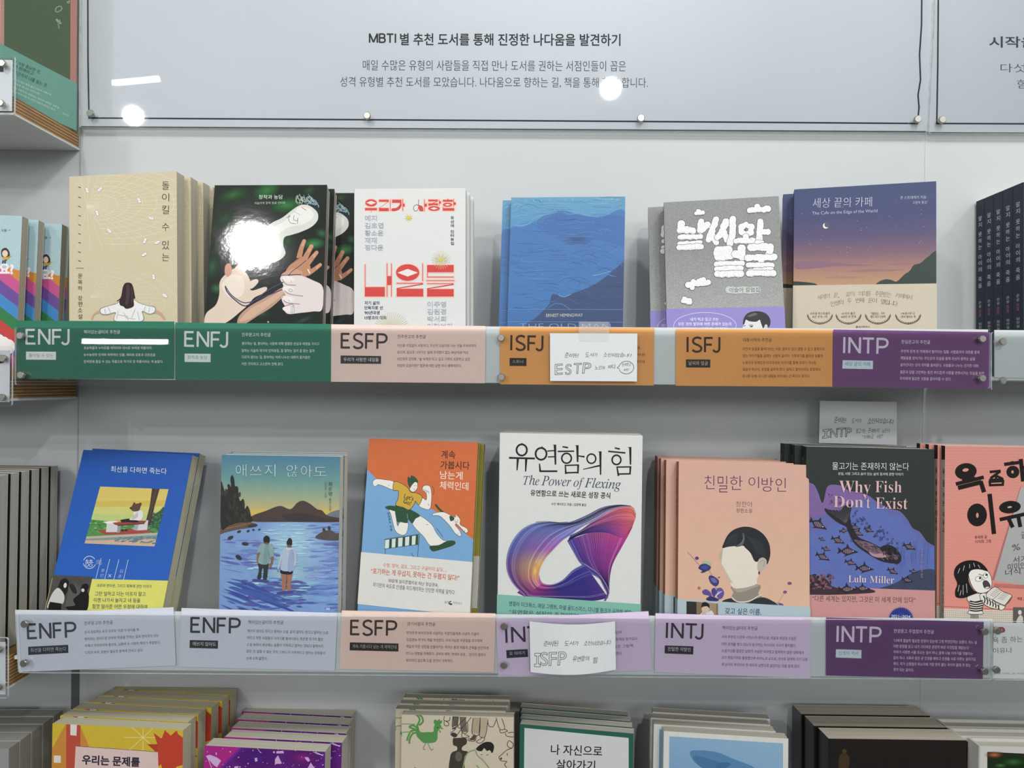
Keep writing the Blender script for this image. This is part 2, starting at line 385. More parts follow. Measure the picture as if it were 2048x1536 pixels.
# ------------------------------------------------------------------ books
def rot(lean, yaw, roll):
    cl, sl = math.cos(lean), math.sin(lean); cy, sy = math.cos(yaw), math.sin(yaw); cr, sr = math.cos(roll), math.sin(roll)
    Rx = np.array([[1, 0, 0], [0, cl, sl], [0, -sl, cl]]); Rz = np.array([[cy, -sy, 0], [sy, cy, 0], [0, 0, 1]])
    Ry = np.array([[cr, 0, sr], [0, 1, 0], [-sr, 0, cr]])
    return Rz @ Rx @ Ry
LOG = []
class Book:
    """a book whose front cover shows at four pixels TL TR BL BR (bottom ones where the edges vanish), its foot at depth yb on a shelf"""
    def __init__(s, kind, label, cat, group, TL, TR, BL, BR, yb, zs, T, cover, spine=None, back=None, page='#cfc8b4',
                 mat=None, pmat=None, hard=False, lean=7, sl=4, sy=4, sr=3, yaw=0, roll=0, H=None):
        s.T = T; s.kind, s.label, s.cat, s.group = kind, label, cat, group
        s.cols = [lin(cover), lin(spine or cover), lin(back or spine or cover)]
        s.mat = mat or ink(); s.pmat = pmat or pages(page); s.hard = hard
        Q = (at(*BL, yb) + at(*BR, yb)) / 2; Q[2] = zs
        def loc(p):
            R = rot(*p); n = R @ np.array([0, -1, 0]); out = []
            for px in (TL, TR, BL, BR):
                d = ray(*px); t = np.dot(Q - EYE, n) / np.dot(d, n); out.append(R.T @ (EYE + d * t - Q))
            return R, out
        p0 = np.radians([lean, yaw, roll]); sg = np.radians([sl, sy, sr])
        def res(p):
            R, q = loc(p)
            return np.concatenate([[(q[0][2] - q[1][2]) / .0006, (q[0][0] - q[2][0]) / .0006, (q[1][0] - q[3][0]) / .0006], (p - p0) / sg])
        p = p0.copy(); lm = 1.0; c0 = np.sum(res(p) ** 2)
        for _ in range(60):
            r = res(p); J = np.stack([(res(p + np.eye(3)[i] * 1e-5) - r) / 1e-5 for i in range(3)], 1); A = J.T @ J
            q = p - np.linalg.solve(A + lm * np.diag(np.diag(A)), J.T @ r); c1 = np.sum(res(q) ** 2)
            if c1 < c0: p, c0, lm = q, c1, lm * .3
            else: lm *= 4
        R, q = loc(p); s.R = R; s.p = p
        x0 = (q[0][0] + q[2][0]) / 2; x1 = (q[1][0] + q[3][0]) / 2; zt = (q[0][2] + q[1][2]) / 2; s.W = x1 - x0
        hs = []
        for u in (x0, x1):
            for v in (0, T):                        # world z of the foot corner = zs
                c = R @ np.array([u, v, 0]); hs.append(zt + c[2] / R[2, 2])
        s.H = min(hs) - .0002
        s.base = Q + R @ np.array([x0 + s.W / 2, T / 2, zt - s.H])
        r = res(p) * .6
        LOG.append('%-34s lean %.1f yaw %.1f roll %.1f W %.0f H %.0f T %.0f res %s top back y %.3f' % (label[:34], *np.degrees(p), s.W * 1e3, s.H * 1e3, T * 1e3, np.round(r[:3], 2), s.wp(0, T, s.H)[1]))
        X, Y, Z = R[:, 0], R[:, 1], R[:, 2]
        s.front = Art(s.wp(0, 0, s.H), X, -Z, s.W, s.H, -Y)
        s.spine = Art(s.wp(0, T, s.H), -Y, -Z, T, s.H, -X)
        s.bandart = None
    def wp(s, x, y, z): return s.base + s.R @ np.array([x - s.W / 2, y - s.T / 2, z])
    def band(s, pxl, pxr, col, spine=None, low=None, mat=None, slant=True, g=.0004, inner=.0):
        """a paper band around the foot of the cover; pxl, pxr: its upper edge at the left and the right"""
        zl = s.H - s.front.z(0, 0, 1).proj(pxl)[1]; zr = s.H - s.front.proj(pxr)[1]
        s.bl, s.br, s.bcol, s.bscol, s.bmat, s.bg = zl, zr, lin(col), lin(spine or col), mat or s.mat, g
        s.blow = (.0008, .0008) if low is None else tuple(s.H - s.front.proj(p)[1] for p in low)
        zt = max(zl, zr); X, Y, Z = s.R[:, 0], s.R[:, 1], s.R[:, 2]
        s.bandart = Art(s.wp(0, -g, zt), X, -Z, s.W, zt, -Y); return s.bandart
    def finish(s):
        W, H, T = s.W, s.H, s.T; hx, hy = W / 2, T / 2
        root = s.root = empty(s.kind, s.base, s.R); tag(root, s.label, s.cat, s.group)
        t = .0022 if s.hard else .0004; ins = .003 if s.hard else .0; r = .0025 if s.hard else .0009
        # cover: a sheet folded round the spine, standing open at the fore edge
        o = [(W, 0)]; i = [(W, t)]; kinds = []
        for k in range(5):
            a = math.pi / 2 * k / 4; o.append((r - r * math.sin(a), r - r * math.cos(a))); q = max(r, t * 1.02); i.append((q - (q - t) * math.sin(a), q - (q - t) * math.cos(a)))
        for k in range(5):
            a = math.pi / 2 * k / 4; o.append((r - r * math.cos(a), T - r + r * math.sin(a))); q = max(r, t * 1.02); i.append((q - (q - t) * math.cos(a), T - q + (q - t) * math.sin(a)))
        o.append((W, T)); i.append((W, T - t))
        mb = MB(); n = len(o)
        pt = lambda p, z: (p[0] - hx, p[1] - hy, z)
        white = lin('#c9c6bb')
        for k in range(n - 1):
            c = s.cols[0] if k < 3 else (s.cols[1] if k < 8 else s.cols[2])
            mb.face([pt(o[k + 1], 0), pt(o[k], 0), pt(o[k], H), pt(o[k + 1], H)], c)
            mb.face([pt(i[k], 0), pt(i[k + 1], 0), pt(i[k + 1], H), pt(i[k], H)], white)
            mb.face([pt(o[k], H), pt(i[k], H), pt(i[k + 1], H), pt(o[k + 1], H)], c)
            mb.face([pt(o[k], 0), pt(o[k + 1], 0), pt(i[k + 1], 0), pt(i[k], 0)], c)
        for k in (0, n - 1):
            mb.face([pt(o[k], 0), pt(i[k], 0), pt(i[k], H), pt(o[k], H)], s.cols[0 if k == 0 else 2])
        M3 = s.R.T
        s.front.into(mb, M3, s.base); s.spine.into(mb, M3, s.base)
        s.cover = mb.build('cover', [s.mat, ink(alpha=True)], root)
        pb = MB(); e = .0003
        pb.box(t + e - hx, W - ins - e - hx, t + e - hy, T - t - e - hy, ins + .0004, H - ins - .0003)
        s.pages = pb.build('page_block', s.pmat, root)
        if s.bandart:
            g = s.bg; b = MB(); l0, l1 = s.blow; zl, zr = s.bl, s.br
            A = [(-g, l0, zl, 0), (-g, l1, zr, W)]
            f = lambda x, y, z: (x - hx, y - hy, z)
            b.face([f(-g, -g, l0), f(W + g, -g, l1), f(W + g, -g, zr), f(-g, -g, zl)], s.bcol)
            b.face([f(-g, T + g, l0), f(-g, -g, l0), f(-g, -g, zl), f(-g, T + g, zl)], s.bscol)
            b.face([f(W + g, T + g, l1), f(-g, T + g, l0), f(-g, T + g, zl), f(W + g, T + g, zr)], s.bcol)
            # the turned-in ends at the fore edge, a few millimetres wide
            b.face([f(W + g, -g, l1), f(W + g, t + .0002, l1), f(W + g, t + .0002, zr), f(W + g, -g, zr)], s.bcol)
            b.face([f(W + g, T - t, l1), f(W + g, T + g, l1), f(W + g, T + g, zr), f(W + g, T - t, zr)], s.bcol)
            s.bandart.into(b, M3, s.base)
            s.bo = b.build('paper_band', [s.bmat, ink(alpha=True)], root)
        return s
    def copy(s, label, dx=0, k=1, gap=.0006, dz=0):
        c = copy_tree(s.root); m = s.R @ np.array([0, 1, 0]); dy = ((s.T + 2 * (s.bg if s.bandart else 0) + gap) * k - dx * m[0]) / m[1]
        c.location = c.location + Vector((dx, dy, dz)); c['label'] = label
        return c
def flat(name, label, cat, group, px4, y, th, col, mat=None, parent=None):
    """a sheet of paper or board hanging upright at depth y: four pixels TL TR BR BL; returns a drawing surface with .done()"""
    P = [at(*p, y) for p in px4]; lo = np.min(P, 0); hi = np.max(P, 0)
    a = Art((lo[0], y, hi[2]), (1, 0, 0), (0, 0, -1), hi[0] - lo[0], hi[2] - lo[2], (0, -1, 0))
    base = np.array([(lo[0] + hi[0]) / 2, y + th / 2, lo[2]])
    def done():
        mb = MB(); q = [tuple(p - base) for p in P]; ring = [q[3], q[2], q[1], q[0]]
        mb.prism(ring, [(p[0], p[1] + th, p[2]) for p in ring], lin(col))
        a.into(mb, np.eye(3), base)
        o = mb.build(name, [mat or ink(), ink(alpha=True)], parent)
        pl = Vector(base.tolist())
        o.location = pl - (parent.matrix_world.translation if parent else Vector())
        if label: tag(o, label, cat, group)
        a.obj = o; return o
    a.done = done; return a
# ------------------------------------------------------------------ the setting
WALLM = plain('painted_wall', '#c2c6c7', .55, 0, .015, 14, spec=.3)
mb = MB(); mb.box(-1.6, 1.6, 0, .02, Z0 - 1.0, Z0 + .9); struct(mb.build('wall_back', WALLM))
GROOVE = plain('panel_groove', '#5d6264', .6)
def groove(name, x, w, z0, z1, m):
    mb = MB(); mb.box(-w / 2, w / 2, -.0006, .0004, z0 - Z0, z1 - Z0); o = mb.build(name, m); o.location = (x, 0, Z0); struct(o)
groove('trim_1', at(160, 400, 0)[0], .0016, Z0 - .25, Z0 + .30, plain('seam', '#a9adae', .6))
groove('trim_2', at(151, 1360, 0)[0], .0095, Z0 - .75, Z0 - .25, GROOVE)
groove('trim_3', at(1848, 700, 0)[0], .0022, Z0 - .60, Z0 + .32, plain('seam_light', '#c4c7c7', .6))

SHM = plain('white_powder_coat', '#d9dddd', .45, 0, .02, 30)
def shelf(x0, x1, zt, lip_px, label, lip_col='#d5dcdd', yl=YL, lip=True, th=.004):
    r = empty('shelf', ((x0 + x1) / 2, yl / 2, zt)); tag(r, label, 'shelf')
    mb = MB(); mb.box(x0 - (x0 + x1) / 2, x1 - (x0 + x1) / 2, yl / 2 + .0012 + .0, -yl / 2 - .0005, -th, 0)
    mb.build('board', SHM, r, bevel=.0006)
    if lip:
        P = [at(*p, yl) for p in lip_px]; b = np.array([(x0 + x1) / 2, yl / 2, zt]); ring = [tuple(P[i] - b) for i in (3, 2, 1, 0)]
        m2 = MB(); m2.prism(ring, [(p[0], p[1] + .0010, p[2]) for p in ring]); m2.build('front_lip', plain('lip_paint', lip_col, .4, 0, .015, 40), r)
    return r
shelf(XL, XR, ZS1, [(37, 647), (1976, 659), (1976, 775), (37, 757)], 'upper white shelf of the middle bay behind the green and orange cards')
shelf(XL, XR, ZS2, [(30, 1220), (1985, 1238), (1985, 1356), (36, 1338)], 'lower white shelf of the middle bay behind the lavender cards')
shelf(XL, XR, ZS3, None, 'bottom white shelf under the purple and black book stacks', lip=False)
shelf(XR + .0025, XR + .8, ZS1, [(1989, 660), (2300, 662), (2300, 760), (1989, 755)], 'white shelf on the right under the navy books', '#d3dad6')
shelf(XR + .0025, XR + .8, ZS2 , [(1994, 1246), (2300, 1249), (2300, 1352), (1994, 1350)], 'white shelf on the right behind the white price card', '#d6d9dd')
shelf(XR + .0025, XR + .8, ZS3, None, 'bottom white shelf on the right under the white hardbacks', lip=False)

# left bay: metal trays with plywood on them
PLY = None
def plymat():
    m, nt, b = nm('plywood')
    tc = nt.nodes.new('ShaderNodeTexCoord'); sp = nt.nodes.new('ShaderNodeSeparateXYZ'); mt = nt.nodes.new('ShaderNodeMath'); mt.operation = 'MULTIPLY'; mt.inputs[1].default_value = 1 / .0034
    fr = nt.nodes.new('ShaderNodeMath'); fr.operation = 'FRACT'; cr = nt.nodes.new('ShaderNodeValToRGB')
    e = cr.color_ramp.elements; e[0].position = 0; e[0].color = lin('#e0c08a'); e[1].position = .16; e[1].color = lin('#dcb87e')
    for p, c in ((.24, '#7c5426'), (.62, '#99703a'), (.86, '#5e3d1c')):
        q = e.new(p); q.color = lin(c)
    L = nt.links.new
    L(tc.outputs['Object'], sp.inputs[0]); L(sp.outputs[2], mt.inputs[0]); L(mt.outputs[0], fr.inputs[0]); L(fr.outputs[0], cr.inputs[0])
    s, _ = noise_col(nt, cr.outputs[0], 1, .25, 'Object', (30, 30, 300))
    L(s, b.inputs['Base Color']); b.inputs['Roughness'].default_value = .7
    return m
PLY = plymat()
XB = -.5135
def ply(z0, z1, label, y0=-.1205, y1=-.003):
    mb = MB(); mb.box(-.30, 0, y0, y1, 0, z1 - z0); o = mb.build('plywood_board', PLY, bevel=.0003); o.location = (XB, 0, z0); tag(o, label, 'board', 'plywood boards in the left bay'); return o
def tray(z0, z1, label):
    r = empty('shelf', (XB - .15, -.06, z1)); tag(r, label, 'shelf')
    mb = MB(); mb.box(-.15, .15, -.0612, .0595, z0 - z1, 0); mb.build('board', SHM, r, bevel=.0005)
    return r
ZA1, ZA2, ZA3 = at(27, 190, -.125)[2], Z0 - .0005, Z0 - .283
tray(ZA1 - .0190, ZA1 - .0167, 'white metal shelf at the upper left whose underside shows')
ply(ZA1 - .0165, ZA1, 'layered plywood board under the green book')
tray(ZA2 - .0215, ZA2 - .0190, 'white metal shelf on the left under the rainbow books')
ply(ZA2 - .0188, ZA2, 'layered plywood board under the rainbow books')
tray(ZA3 - .0345, ZA3 - .0322, 'white metal shelf on the left under the black-covered books')
ply(ZA3 - .032, ZA3, 'layered plywood board under the black-covered books')
tray(ZS3 - .004, ZS3, 'bottom white shelf on the left under the grey books')
# ------------------------------------------------------------------ upper row
GU = 'copies of one book standing behind the front one'
# cream novel with the woman seen from behind
b = Book('book', 'cream novel with a long-haired woman seen from behind, front copy on the upper shelf', 'book', 'cream novels on the upper shelf',
         (137, 353.5), (353.7, 342), (138, 640), (354.4, 642), -.100, ZS1, .0165, '#d0c4a4', '#cabd9c', '#d0c5a8', page='#bdb5a0', mat=ink(.7, .05, 900))
a = b.front.z(0, 300, .33844); LG = '#e2d9ba'
a.hold = True
for i, r in enumerate((40, 75, 115, 160, 210, 265, 330, 400, 470)):
    a.O_(LG, 2.4, 520 + r * .42, 335 - r * .04, r * 1.12, r * .50 + 6, -8 + i, 40, -100, 100)
    a.O_(LG, 1.6, 535 + r * .3, 870, r * .8, r * .36 + 4, 8, 30, -95, 20)
for k in range(26):
    t = math.radians(-96 + 192 * k / 25); a.L(LG, 2.0, 515, 335, 515 + 560 * math.cos(t), 335 + 250 * math.sin(t))
for k in range(12):
    t = math.radians(-80 + 90 * k / 11); a.L(LG, 1.5, 535, 870, 535 + 420 * math.cos(t), 870 + 190 * math.sin(t))
for y in range(470, 600, 33): a.L(LG, 1.6, 532, y, 545, y + 30)
a.hold = False
for x, y, r in ((515, 237, 70), (590, 232, -40), (822, 297, 60), (574, 372, 65), (893, 403, 20), (645, 477, 40), (856, 537, -65), (930, 546, -20), (853, 617, -25), (908, 750, 75), (974, 860, 35)):
    a.E('#9a968c', x, y, 19, 10, r); a.E('#efefe9', x, y, 17, 8, r); a.L('#9a968c', 1.5, x - 9, y - 4, x + 9, y + 4)
INK = '#3a352f'
for ch, y0, y1 in (('돌', 187, 235), ('이', 256, 304), ('킬', 328, 378), ('수', 432, 478), ('있', 536, 588), ('는', 612, 656)):
    a.T(ch, 958, y1, 1000, y1, y1 - y0, INK, -.006)
for i, y in enumerate((221, 280, 334, 389, 442, 495, 548, 603, 655)): a.L(INK, 3.5, 463, y - 2, 478, y + 2 + i % 3)
a.L(INK, 2, 450, 698, 495, 699)
for ch, y0, y1 in (('문', 731, 758), ('목', 768, 795), ('하', 803, 830), ('장', 862, 890), ('편', 896, 924), ('소', 932, 958), ('설', 970, 998)): a.T(ch, 462, y1, 487, y1, y1 - y0, INK)
SK = '#c9a37e'
a.B(SK, 600, 940, 570, 955, 548, 975, 540, 1003, 550, 1000, 556, 982, 575, 968, 604, 962)
a.B(SK, 905, 940, 935, 950, 962, 968, 978, 1000, 968, 1003, 950, 980, 930, 968, 900, 962)
a.B('#8d8a86', 592, 938, 640, 920, 690, 905, 720, 888, 790, 885, 820, 900, 870, 918, 918, 928, 916, 962, 880, 972, 845, 958, 842, 1012, 680, 1012, 682, 965, 640, 975, 600, 972)
a.B('#e9e9e6', 597, 941, 640, 924, 690, 910, 720, 892, 790, 888, 820, 904, 870, 921, 914, 932, 911, 958, 880, 967, 840, 952, 838, 1010, 684, 1010, 686, 960, 640, 969, 603, 967)
for q in ((640, 930, 655, 965), (700, 950, 690, 1000), (730, 960, 760, 1005), (800, 940, 780, 990), (860, 925, 850, 960), (700, 975, 760, 985), (620, 940, 625, 968), (885, 930, 880, 962), (815, 960, 825, 1008), (740, 990, 800, 1000)): a.L('#b4b3b0', 4, *q)
a.B('#35262a', 757, 784, 778, 790, 790, 820, 797, 860, 800, 878, 790, 880, 792, 920, 770, 935, 745, 938, 730, 925, 712, 918, 706, 895, 718, 860, 726, 815, 738, 790)
a.B('#4c3a3d', 748, 800, 762, 796, 768, 830, 764, 880, 752, 920, 742, 900, 748, 850); a.S('#241a1d', 4, 720, 870, 705, 885, 692, 893); a.S('#5a4849', 3, 775, 810, 782, 850, 778, 900)
b.finish()
b.copy('cream novel directly behind the front copy with the woman, its page edges showing', .006, 1.25)
b.copy('third cream novel of the upper shelf, two behind the front copy', .011, 2.5)
b.copy('rearmost cream novel of the upper shelf, next to the black photo book', .014, 3.75)

# glossy photo book: arms and a string figure before dark leaves
b = Book('book', 'glossy photo book with hands and a string game, front copy with the big light reflection', 'book', 'hands photo books on the upper shelf',
         (427.7, 370.4), (656, 369.8), (410.4, 644), (643.3, 646.9), -.112, ZS1, .0155, '#10160f', '#1a1d14', '#8a94a8', page='#b9a7a0', mat=ink(.5, .02, 60, .15, bump=.00018, bscale=18, coat=.8), pmat=pages('#a89c98'), lean=16, sl=.5, sr=6, sy=2)
a = b.front.z(400, 350, .20833)
a.fill((0, '#15231a'), (.25, '#10150f'), (.6, '#0f1c14'), (1, '#0d150f'))
rnd = random.Random(4)
BG = '#10180f'
for x, y, rx, ry, c in ((320, 190, 160, 70, '#1f5a25'), (640, 150, 150, 90, '#1e6a28'), (830, 290, 170, 80, '#1d6e2a'), (240, 420, 170, 110, '#1b3d22'), (1050, 150, 90, 60, '#203c20'),
                        (1090, 660, 120, 60, '#237a3d'), (1170, 560, 70, 50, '#1c5a30'), (120, 880, 80, 140, '#1f4c28'), (160, 1090, 70, 60, '#2a5a34'), (950, 1000, 90, 60, '#1a4a26'), (840, 640, 90, 70, '#1c4a2a'), (100, 640, 60, 90, '#14351d'), (600, 1330, 100, 60, '#163a22'), (1000, 1390, 120, 30, '#123a3a')):
    a.E(c + 'ff', x, y, rx, ry, rnd.uniform(-30, 30), 24, c + '00')
# far arm, its cuff and fringe
a.hold = True
for k in range(26):
    x = rnd.uniform(930, 1090); a.S('#b9c7b4', 2.5, x, rnd.uniform(180, 230), x + rnd.uniform(-30, 30), rnd.uniform(215, 260), x + rnd.uniform(-10, 60), rnd.uniform(250, 290))
a.hold = False
for x, y, r in ((1050, 235, 30), (1085, 265, 34), (1060, 290, 28), (1110, 300, 30), (1120, 335, 26)): a.O_('#7fa0b4', 9, x, y, r, r * .8, 20, 14)
a.B('#1c2a2c', 1040, 285, 1100, 290, 1150, 330, 1140, 410, 1110, 380, 1060, 330)
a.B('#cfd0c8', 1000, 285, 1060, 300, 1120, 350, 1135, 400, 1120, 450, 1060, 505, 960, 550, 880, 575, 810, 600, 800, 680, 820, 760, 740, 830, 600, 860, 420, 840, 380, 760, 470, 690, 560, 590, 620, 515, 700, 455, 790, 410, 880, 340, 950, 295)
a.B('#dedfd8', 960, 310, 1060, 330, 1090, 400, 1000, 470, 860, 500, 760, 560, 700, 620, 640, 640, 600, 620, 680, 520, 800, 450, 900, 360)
for q in ((860, 385, 850, 420, 870, 460, 920, 470), (905, 385, 900, 430, 935, 440), (940, 410, 935, 470), (830, 410, 870, 395)): a.S('#5b6f74', 5, *q)
a.L('#a35058', 5, 975, 310, 1020, 340); a.L('#7d8a8c', 3, 900, 350, 965, 385)
# right tanned hand
HT = '#b8815f'
a.B(HT, 850, 880, 960, 790, 1010, 800, 1060, 880, 1050, 950, 990, 985, 900, 990, 820, 960)
for q, w_ in (((950, 800, 975, 700, 1000, 635), (52, 36)), ((985, 850, 1030, 760, 1070, 685), (56, 40)), ((1020, 870, 1075, 800, 1120, 745), (52, 36)), ((1030, 950, 1100, 905, 1155, 862), (48, 32))):
    V, T = a.strip(smooth(pairs(q), False, 6), w_); a.emit(V, T, lin(HT)); a.E('#c58f6c', q[-2], q[-1], w_[1] / 2, w_[1] / 2)
    a.E('#c9987a', (q[2] + q[4]) / 2, (q[3] + q[5]) / 2, 12, 20, 30, 14)
a.L('#e6e1d5', 11, 1035, 905, 1056, 945)
a.B('#c39277', 800, 940, 900, 900, 980, 930, 960, 985, 860, 1000, 780, 980)
# left fair hand and two forearms at the foot
a.B('#b68f76', 360, 1430, 380, 1350, 480, 1260, 640, 1170, 800, 1080, 830, 1130, 700, 1260, 560, 1350, 430, 1430)
a.B('#c9a58c', 380, 1400, 480, 1290, 640, 1200, 780, 1110, 790, 1150, 640, 1270, 480, 1380)
a.B('#d7c3b0', 50, 1440, 60, 1330, 150, 1250, 185, 1150, 190, 1030, 240, 960, 330, 900, 430, 930, 480, 1010, 470, 1060, 500, 1110, 620, 1075, 645, 1095, 610, 1135, 520, 1180, 470, 1240, 380, 1320, 280, 1400, 190, 1440)
a.B('#e3d3c4', 210, 1050, 300, 960, 400, 980, 430, 1060, 400, 1160, 300, 1180, 240, 1130)
a.B('#c98f77', 245, 870, 290, 850, 305, 900, 300, 950, 265, 980, 240, 950); a.B('#d9c4b4', 330, 910, 400, 830, 460, 800, 480, 850, 430, 930)
a.B('#d9c6b6', 430, 1090, 470, 1030, 540, 1000, 560, 1030, 500, 1090)
# clenched pale hand at the right
a.B('#d8cdc9', 790, 970, 850, 965, 960, 965, 1080, 1010, 1180, 1080, 1172, 1290, 1090, 1310, 960, 1325, 850, 1335, 810, 1300, 815, 1260, 790, 1215, 785, 1170, 820, 1150, 790, 1100, 800, 1060, 770, 1000)
for q in ((790, 1000, 830, 1050, 920, 1060), (790, 1080, 850, 1140, 990, 1165), (790, 1170, 830, 1225, 960, 1240), (815, 1260, 880, 1240, 900, 1262)): a.S('#9d7f7a', 8, *q)
for x, y in ((850, 1000), (850, 1095), (850, 1190), (850, 1290)): a.E('#e4dad6', x, y, 58, 26, 8)
a.S('#6c7c86', 4, 850, 1105, 870, 1095, 890, 1110, 870, 1120, 850, 1105); a.S('#6c7c86', 4, 870, 1010, 880, 1035); a.S('#6c7c86', 4, 845, 1200, 860, 1212)
for x in (878, 893, 908): a.L('#7fa3ad', 5, x, 1260, x - 4, 1330)
ST = '#3d3a5c'
a.S(ST, 11, 243, 1065, 260, 1120, 330, 1195, 430, 1258, 520, 1210, 650, 1110, 800, 1030); a.S(ST, 9, 243, 1065, 300, 1150, 400, 1220, 480, 1222, 620, 1170, 790, 1100)
a.S(ST, 6, 640, 985, 760, 965, 850, 960, 880, 930, 960, 870, 1020, 820); a.S(ST, 9, 845, 965, 890, 960, 970, 958); a.S(ST, 4, 760, 960, 840, 880, 960, 795)
a.T('창작과 농담', 565, 232, 795, 232, 40, '#e9ece4', -.004); a.T('이슬아의 창작 동료 인터뷰', 525, 283, 820, 280, 24, '#b9c2b4'); a.T('바', 648, 1420, 664, 1420, 16, '#f0f0ee', .02)
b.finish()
b.copy('photo book with hands directly behind the glossy front copy, grey-blue edge', .004, 1.05)
b.copy('third photo book with hands, shoved to the right so part of the picture shows', .026, 2.05)

# white book with big red letters
b = Book('book', 'white book with heavy red Korean lettering and small yellow stars, front copy', 'book', 'white red-lettered books on the upper shelf',
         (707.7, 377.7), (931.5, 376), (707.7, 648.5), (931, 650), -.101, ZS1, .0165, '#dadbd8', '#7a2a38', '#dfe0dc', page='#d3d2cb', mat=ink(.6, .02, 300))
a = b.front.z(680, 350, .20833); RD = '#d2403a'
def halo(fn):
    fn('#f0c3b4', 8); fn(RD, 0)
def rects(*rs):
    def f(c, e):
        for r in rs: a.P(c, r[0] - e, r[1] - e, r[2] + e, r[1] - e, r[2] + e, r[3] + e, r[0] - e, r[3] + e); a.hold = True
        a.hold = False
    halo(f)
WH = '#dadbd8'
# 우
halo(lambda c, e: a.E(c, 299, 268, 56 + e, 35 + e)); a.P(WH, 252, 266, 299, 248, 346, 266, 299, 286); rects((240, 317, 355, 340), (297, 340, 301, 354))
# 리
rects((374, 237, 468, 258), (374, 317, 468, 348), (480, 236, 485, 348)); a.P(RD, 374, 317, 380, 317, 468, 258, 460, 258)
# 가
rects((500, 237, 590, 268), (600, 231, 606, 346), (600, 275, 622, 305)); a.B(RD, 588, 262, 590, 300, 560, 338, 500, 348, 498, 322, 540, 315, 570, 290, 578, 262)
# 사
a.S('#7a2a38', 5, 754, 235, 752, 290, 735, 285, 712, 300, 706, 325, 722, 347, 745, 338, 752, 310); a.B(RD, 754, 290, 790, 300, 803, 335, 800, 348, 765, 346, 755, 320); rects((808, 235, 814, 347), (814, 275, 834, 305))
# 랑
rects((848, 236, 940, 254), (848, 272, 940, 296), (949, 236, 954, 300), (949, 252, 970, 276)); a.P(RD, 848, 290, 860, 290, 940, 254, 925, 254)
halo(lambda c, e: a.E(c, 903, 322, 56 + e, 24 + e)); a.P(WH, 865, 322, 903, 311, 941, 322, 903, 334)
# 한
rects((987, 238, 1084, 258), (1032, 228, 1040, 240), (1088, 230, 1094, 300), (1094, 262, 1112, 288), (987, 318, 1097, 344), (987, 300, 993, 330))
halo(lambda c, e: a.E(c, 1033, 286, 46 + e, 20 + e)); a.P(WH, 1003, 286, 1033, 277, 1063, 286, 1033, 296)
# 내일들
rects((238, 858, 244, 1080), (238, 1076, 431, 1168), (449, 850, 456, 1168), (491, 850, 498, 1168), (456, 970, 491, 1058))
halo(lambda c, e: a.E(c, 650, 937, 112 + e, 80 + e, 0, 36)); a.P('#e9ded8', 552, 938, 650, 902, 748, 938, 650, 975)
rects((790, 850, 797, 1020), (544, 1036, 797, 1044), (544, 1092, 800, 1168)); a.P(RD, 544, 1095, 560, 1092, 797, 1052, 797, 1044, 780, 1044, 544, 1085)
rects((836, 864, 1092, 935), (836, 935, 843, 985), (836, 976, 1092, 984), (829, 1010, 1100, 1017), (836, 1040, 1092, 1047), (836, 1095, 1092, 1168)); a.P(RD, 836, 1097, 850, 1095, 1092, 1055, 1092, 1047, 1075, 1047, 836, 1087)
OC = '#8d92ac'
for t, x1, y in (('예지', 353, 443), ('김초엽', 416, 514), ('황소윤', 416, 585), ('재재', 353, 655), ('정다운', 416, 725)): a.T(t, 240, y, x1, y, 54, OC, 0, 0, 1.9)
for t, x1, y in (('이주영', 1018, 1270), ('김원경', 1018, 1340), ('박서희', 1018, 1410), ('이랑보라', 1085, 1480)): a.T(t, 840, y, x1, y, 54, OC, 0, 0, 1.9)
a.V_('유선애 인터뷰집', 1078, 392, 676, 32, '#2e3356', .012)
for t, x1, y in (('자기 삶의', 378, 1246), ('단독자로 선', 410, 1293), ('90년대생', 380, 1340), ('10명과의 대화', 448, 1388)): a.T(t, 236, y, x1, y, 36, '#2e3358', .012)
YS = '#d8c63a'
a.star(YS, 660, 412, 13, 46, 9, 10); a.E(YS, 660, 412, 16); a.burst('#cfc9a0', 970, 815, 30, 90, 24, 3); a.E('#d2c83c', 970, 815, 16, 16, 0, 16); a.burst('#d9c56a', 970, 815, 16, 60, 16, 3, 5); a.burst('#cdbf86', 495, 1490, 40, 175, 22, 3, 190, 350)
b.finish()
b.copy('white book directly behind the front white book with red letters', .003, 1.15)
b.copy('rearmost white book behind the red-lettered ones, page edges at the right', .006, 2.3)

# blue sea book
b = Book('book', 'deep blue book with a sea-wave cover and small silver author line, front copy', 'book', 'blue sea books on the upper shelf',
         (1022.4, 395.4), (1251, 392.8), (1014.8, 651.6), (1245.6, 653.6), -.098, ZS1, .010, '#2a5a94', '#122a5c', '#214a86', page='#c9c9c2', mat=ink(.45, .10, 70, .4, (6, 1, 26), detail=6))
a = b.front.z(980, 370, .19529); a.fill((0, '#5a98b8'), (.18, '#4a8aba'), (.35, '#3a74ac'), (.6, '#3570ae'), (.85, '#30609a'), (1, '#2a5088'))
rnd = random.Random(9)
def wave(x): return 330 - 70 * math.exp(-((x - 720) / 230) ** 2) + 18 * math.sin(x / 110) + (90 if x < 330 else 0) * (330 - x) / 150
a.B('#3a6fae', 200, 470, 330, 430, 440, 390, 560, 310, 720, 260, 860, 290, 1000, 320, 1150, 330, 1390, 280, 1390, 900, 200, 900)
a.B('#3867a6', 480, 420, 620, 320, 760, 280, 900, 300, 1050, 340, 1390, 330, 1390, 620, 1100, 560, 900, 620, 700, 560)
a.B('#2e4570', 420, 1460, 480, 1350, 600, 1230, 640, 1120, 760, 1140, 900, 1090, 1050, 1030, 1200, 930, 1280, 860, 1400, 830, 1400, 1470)
a.E('#2f4674', 890, 565, 150, 60, 0, 24, '#3867a6')
a.hold = True
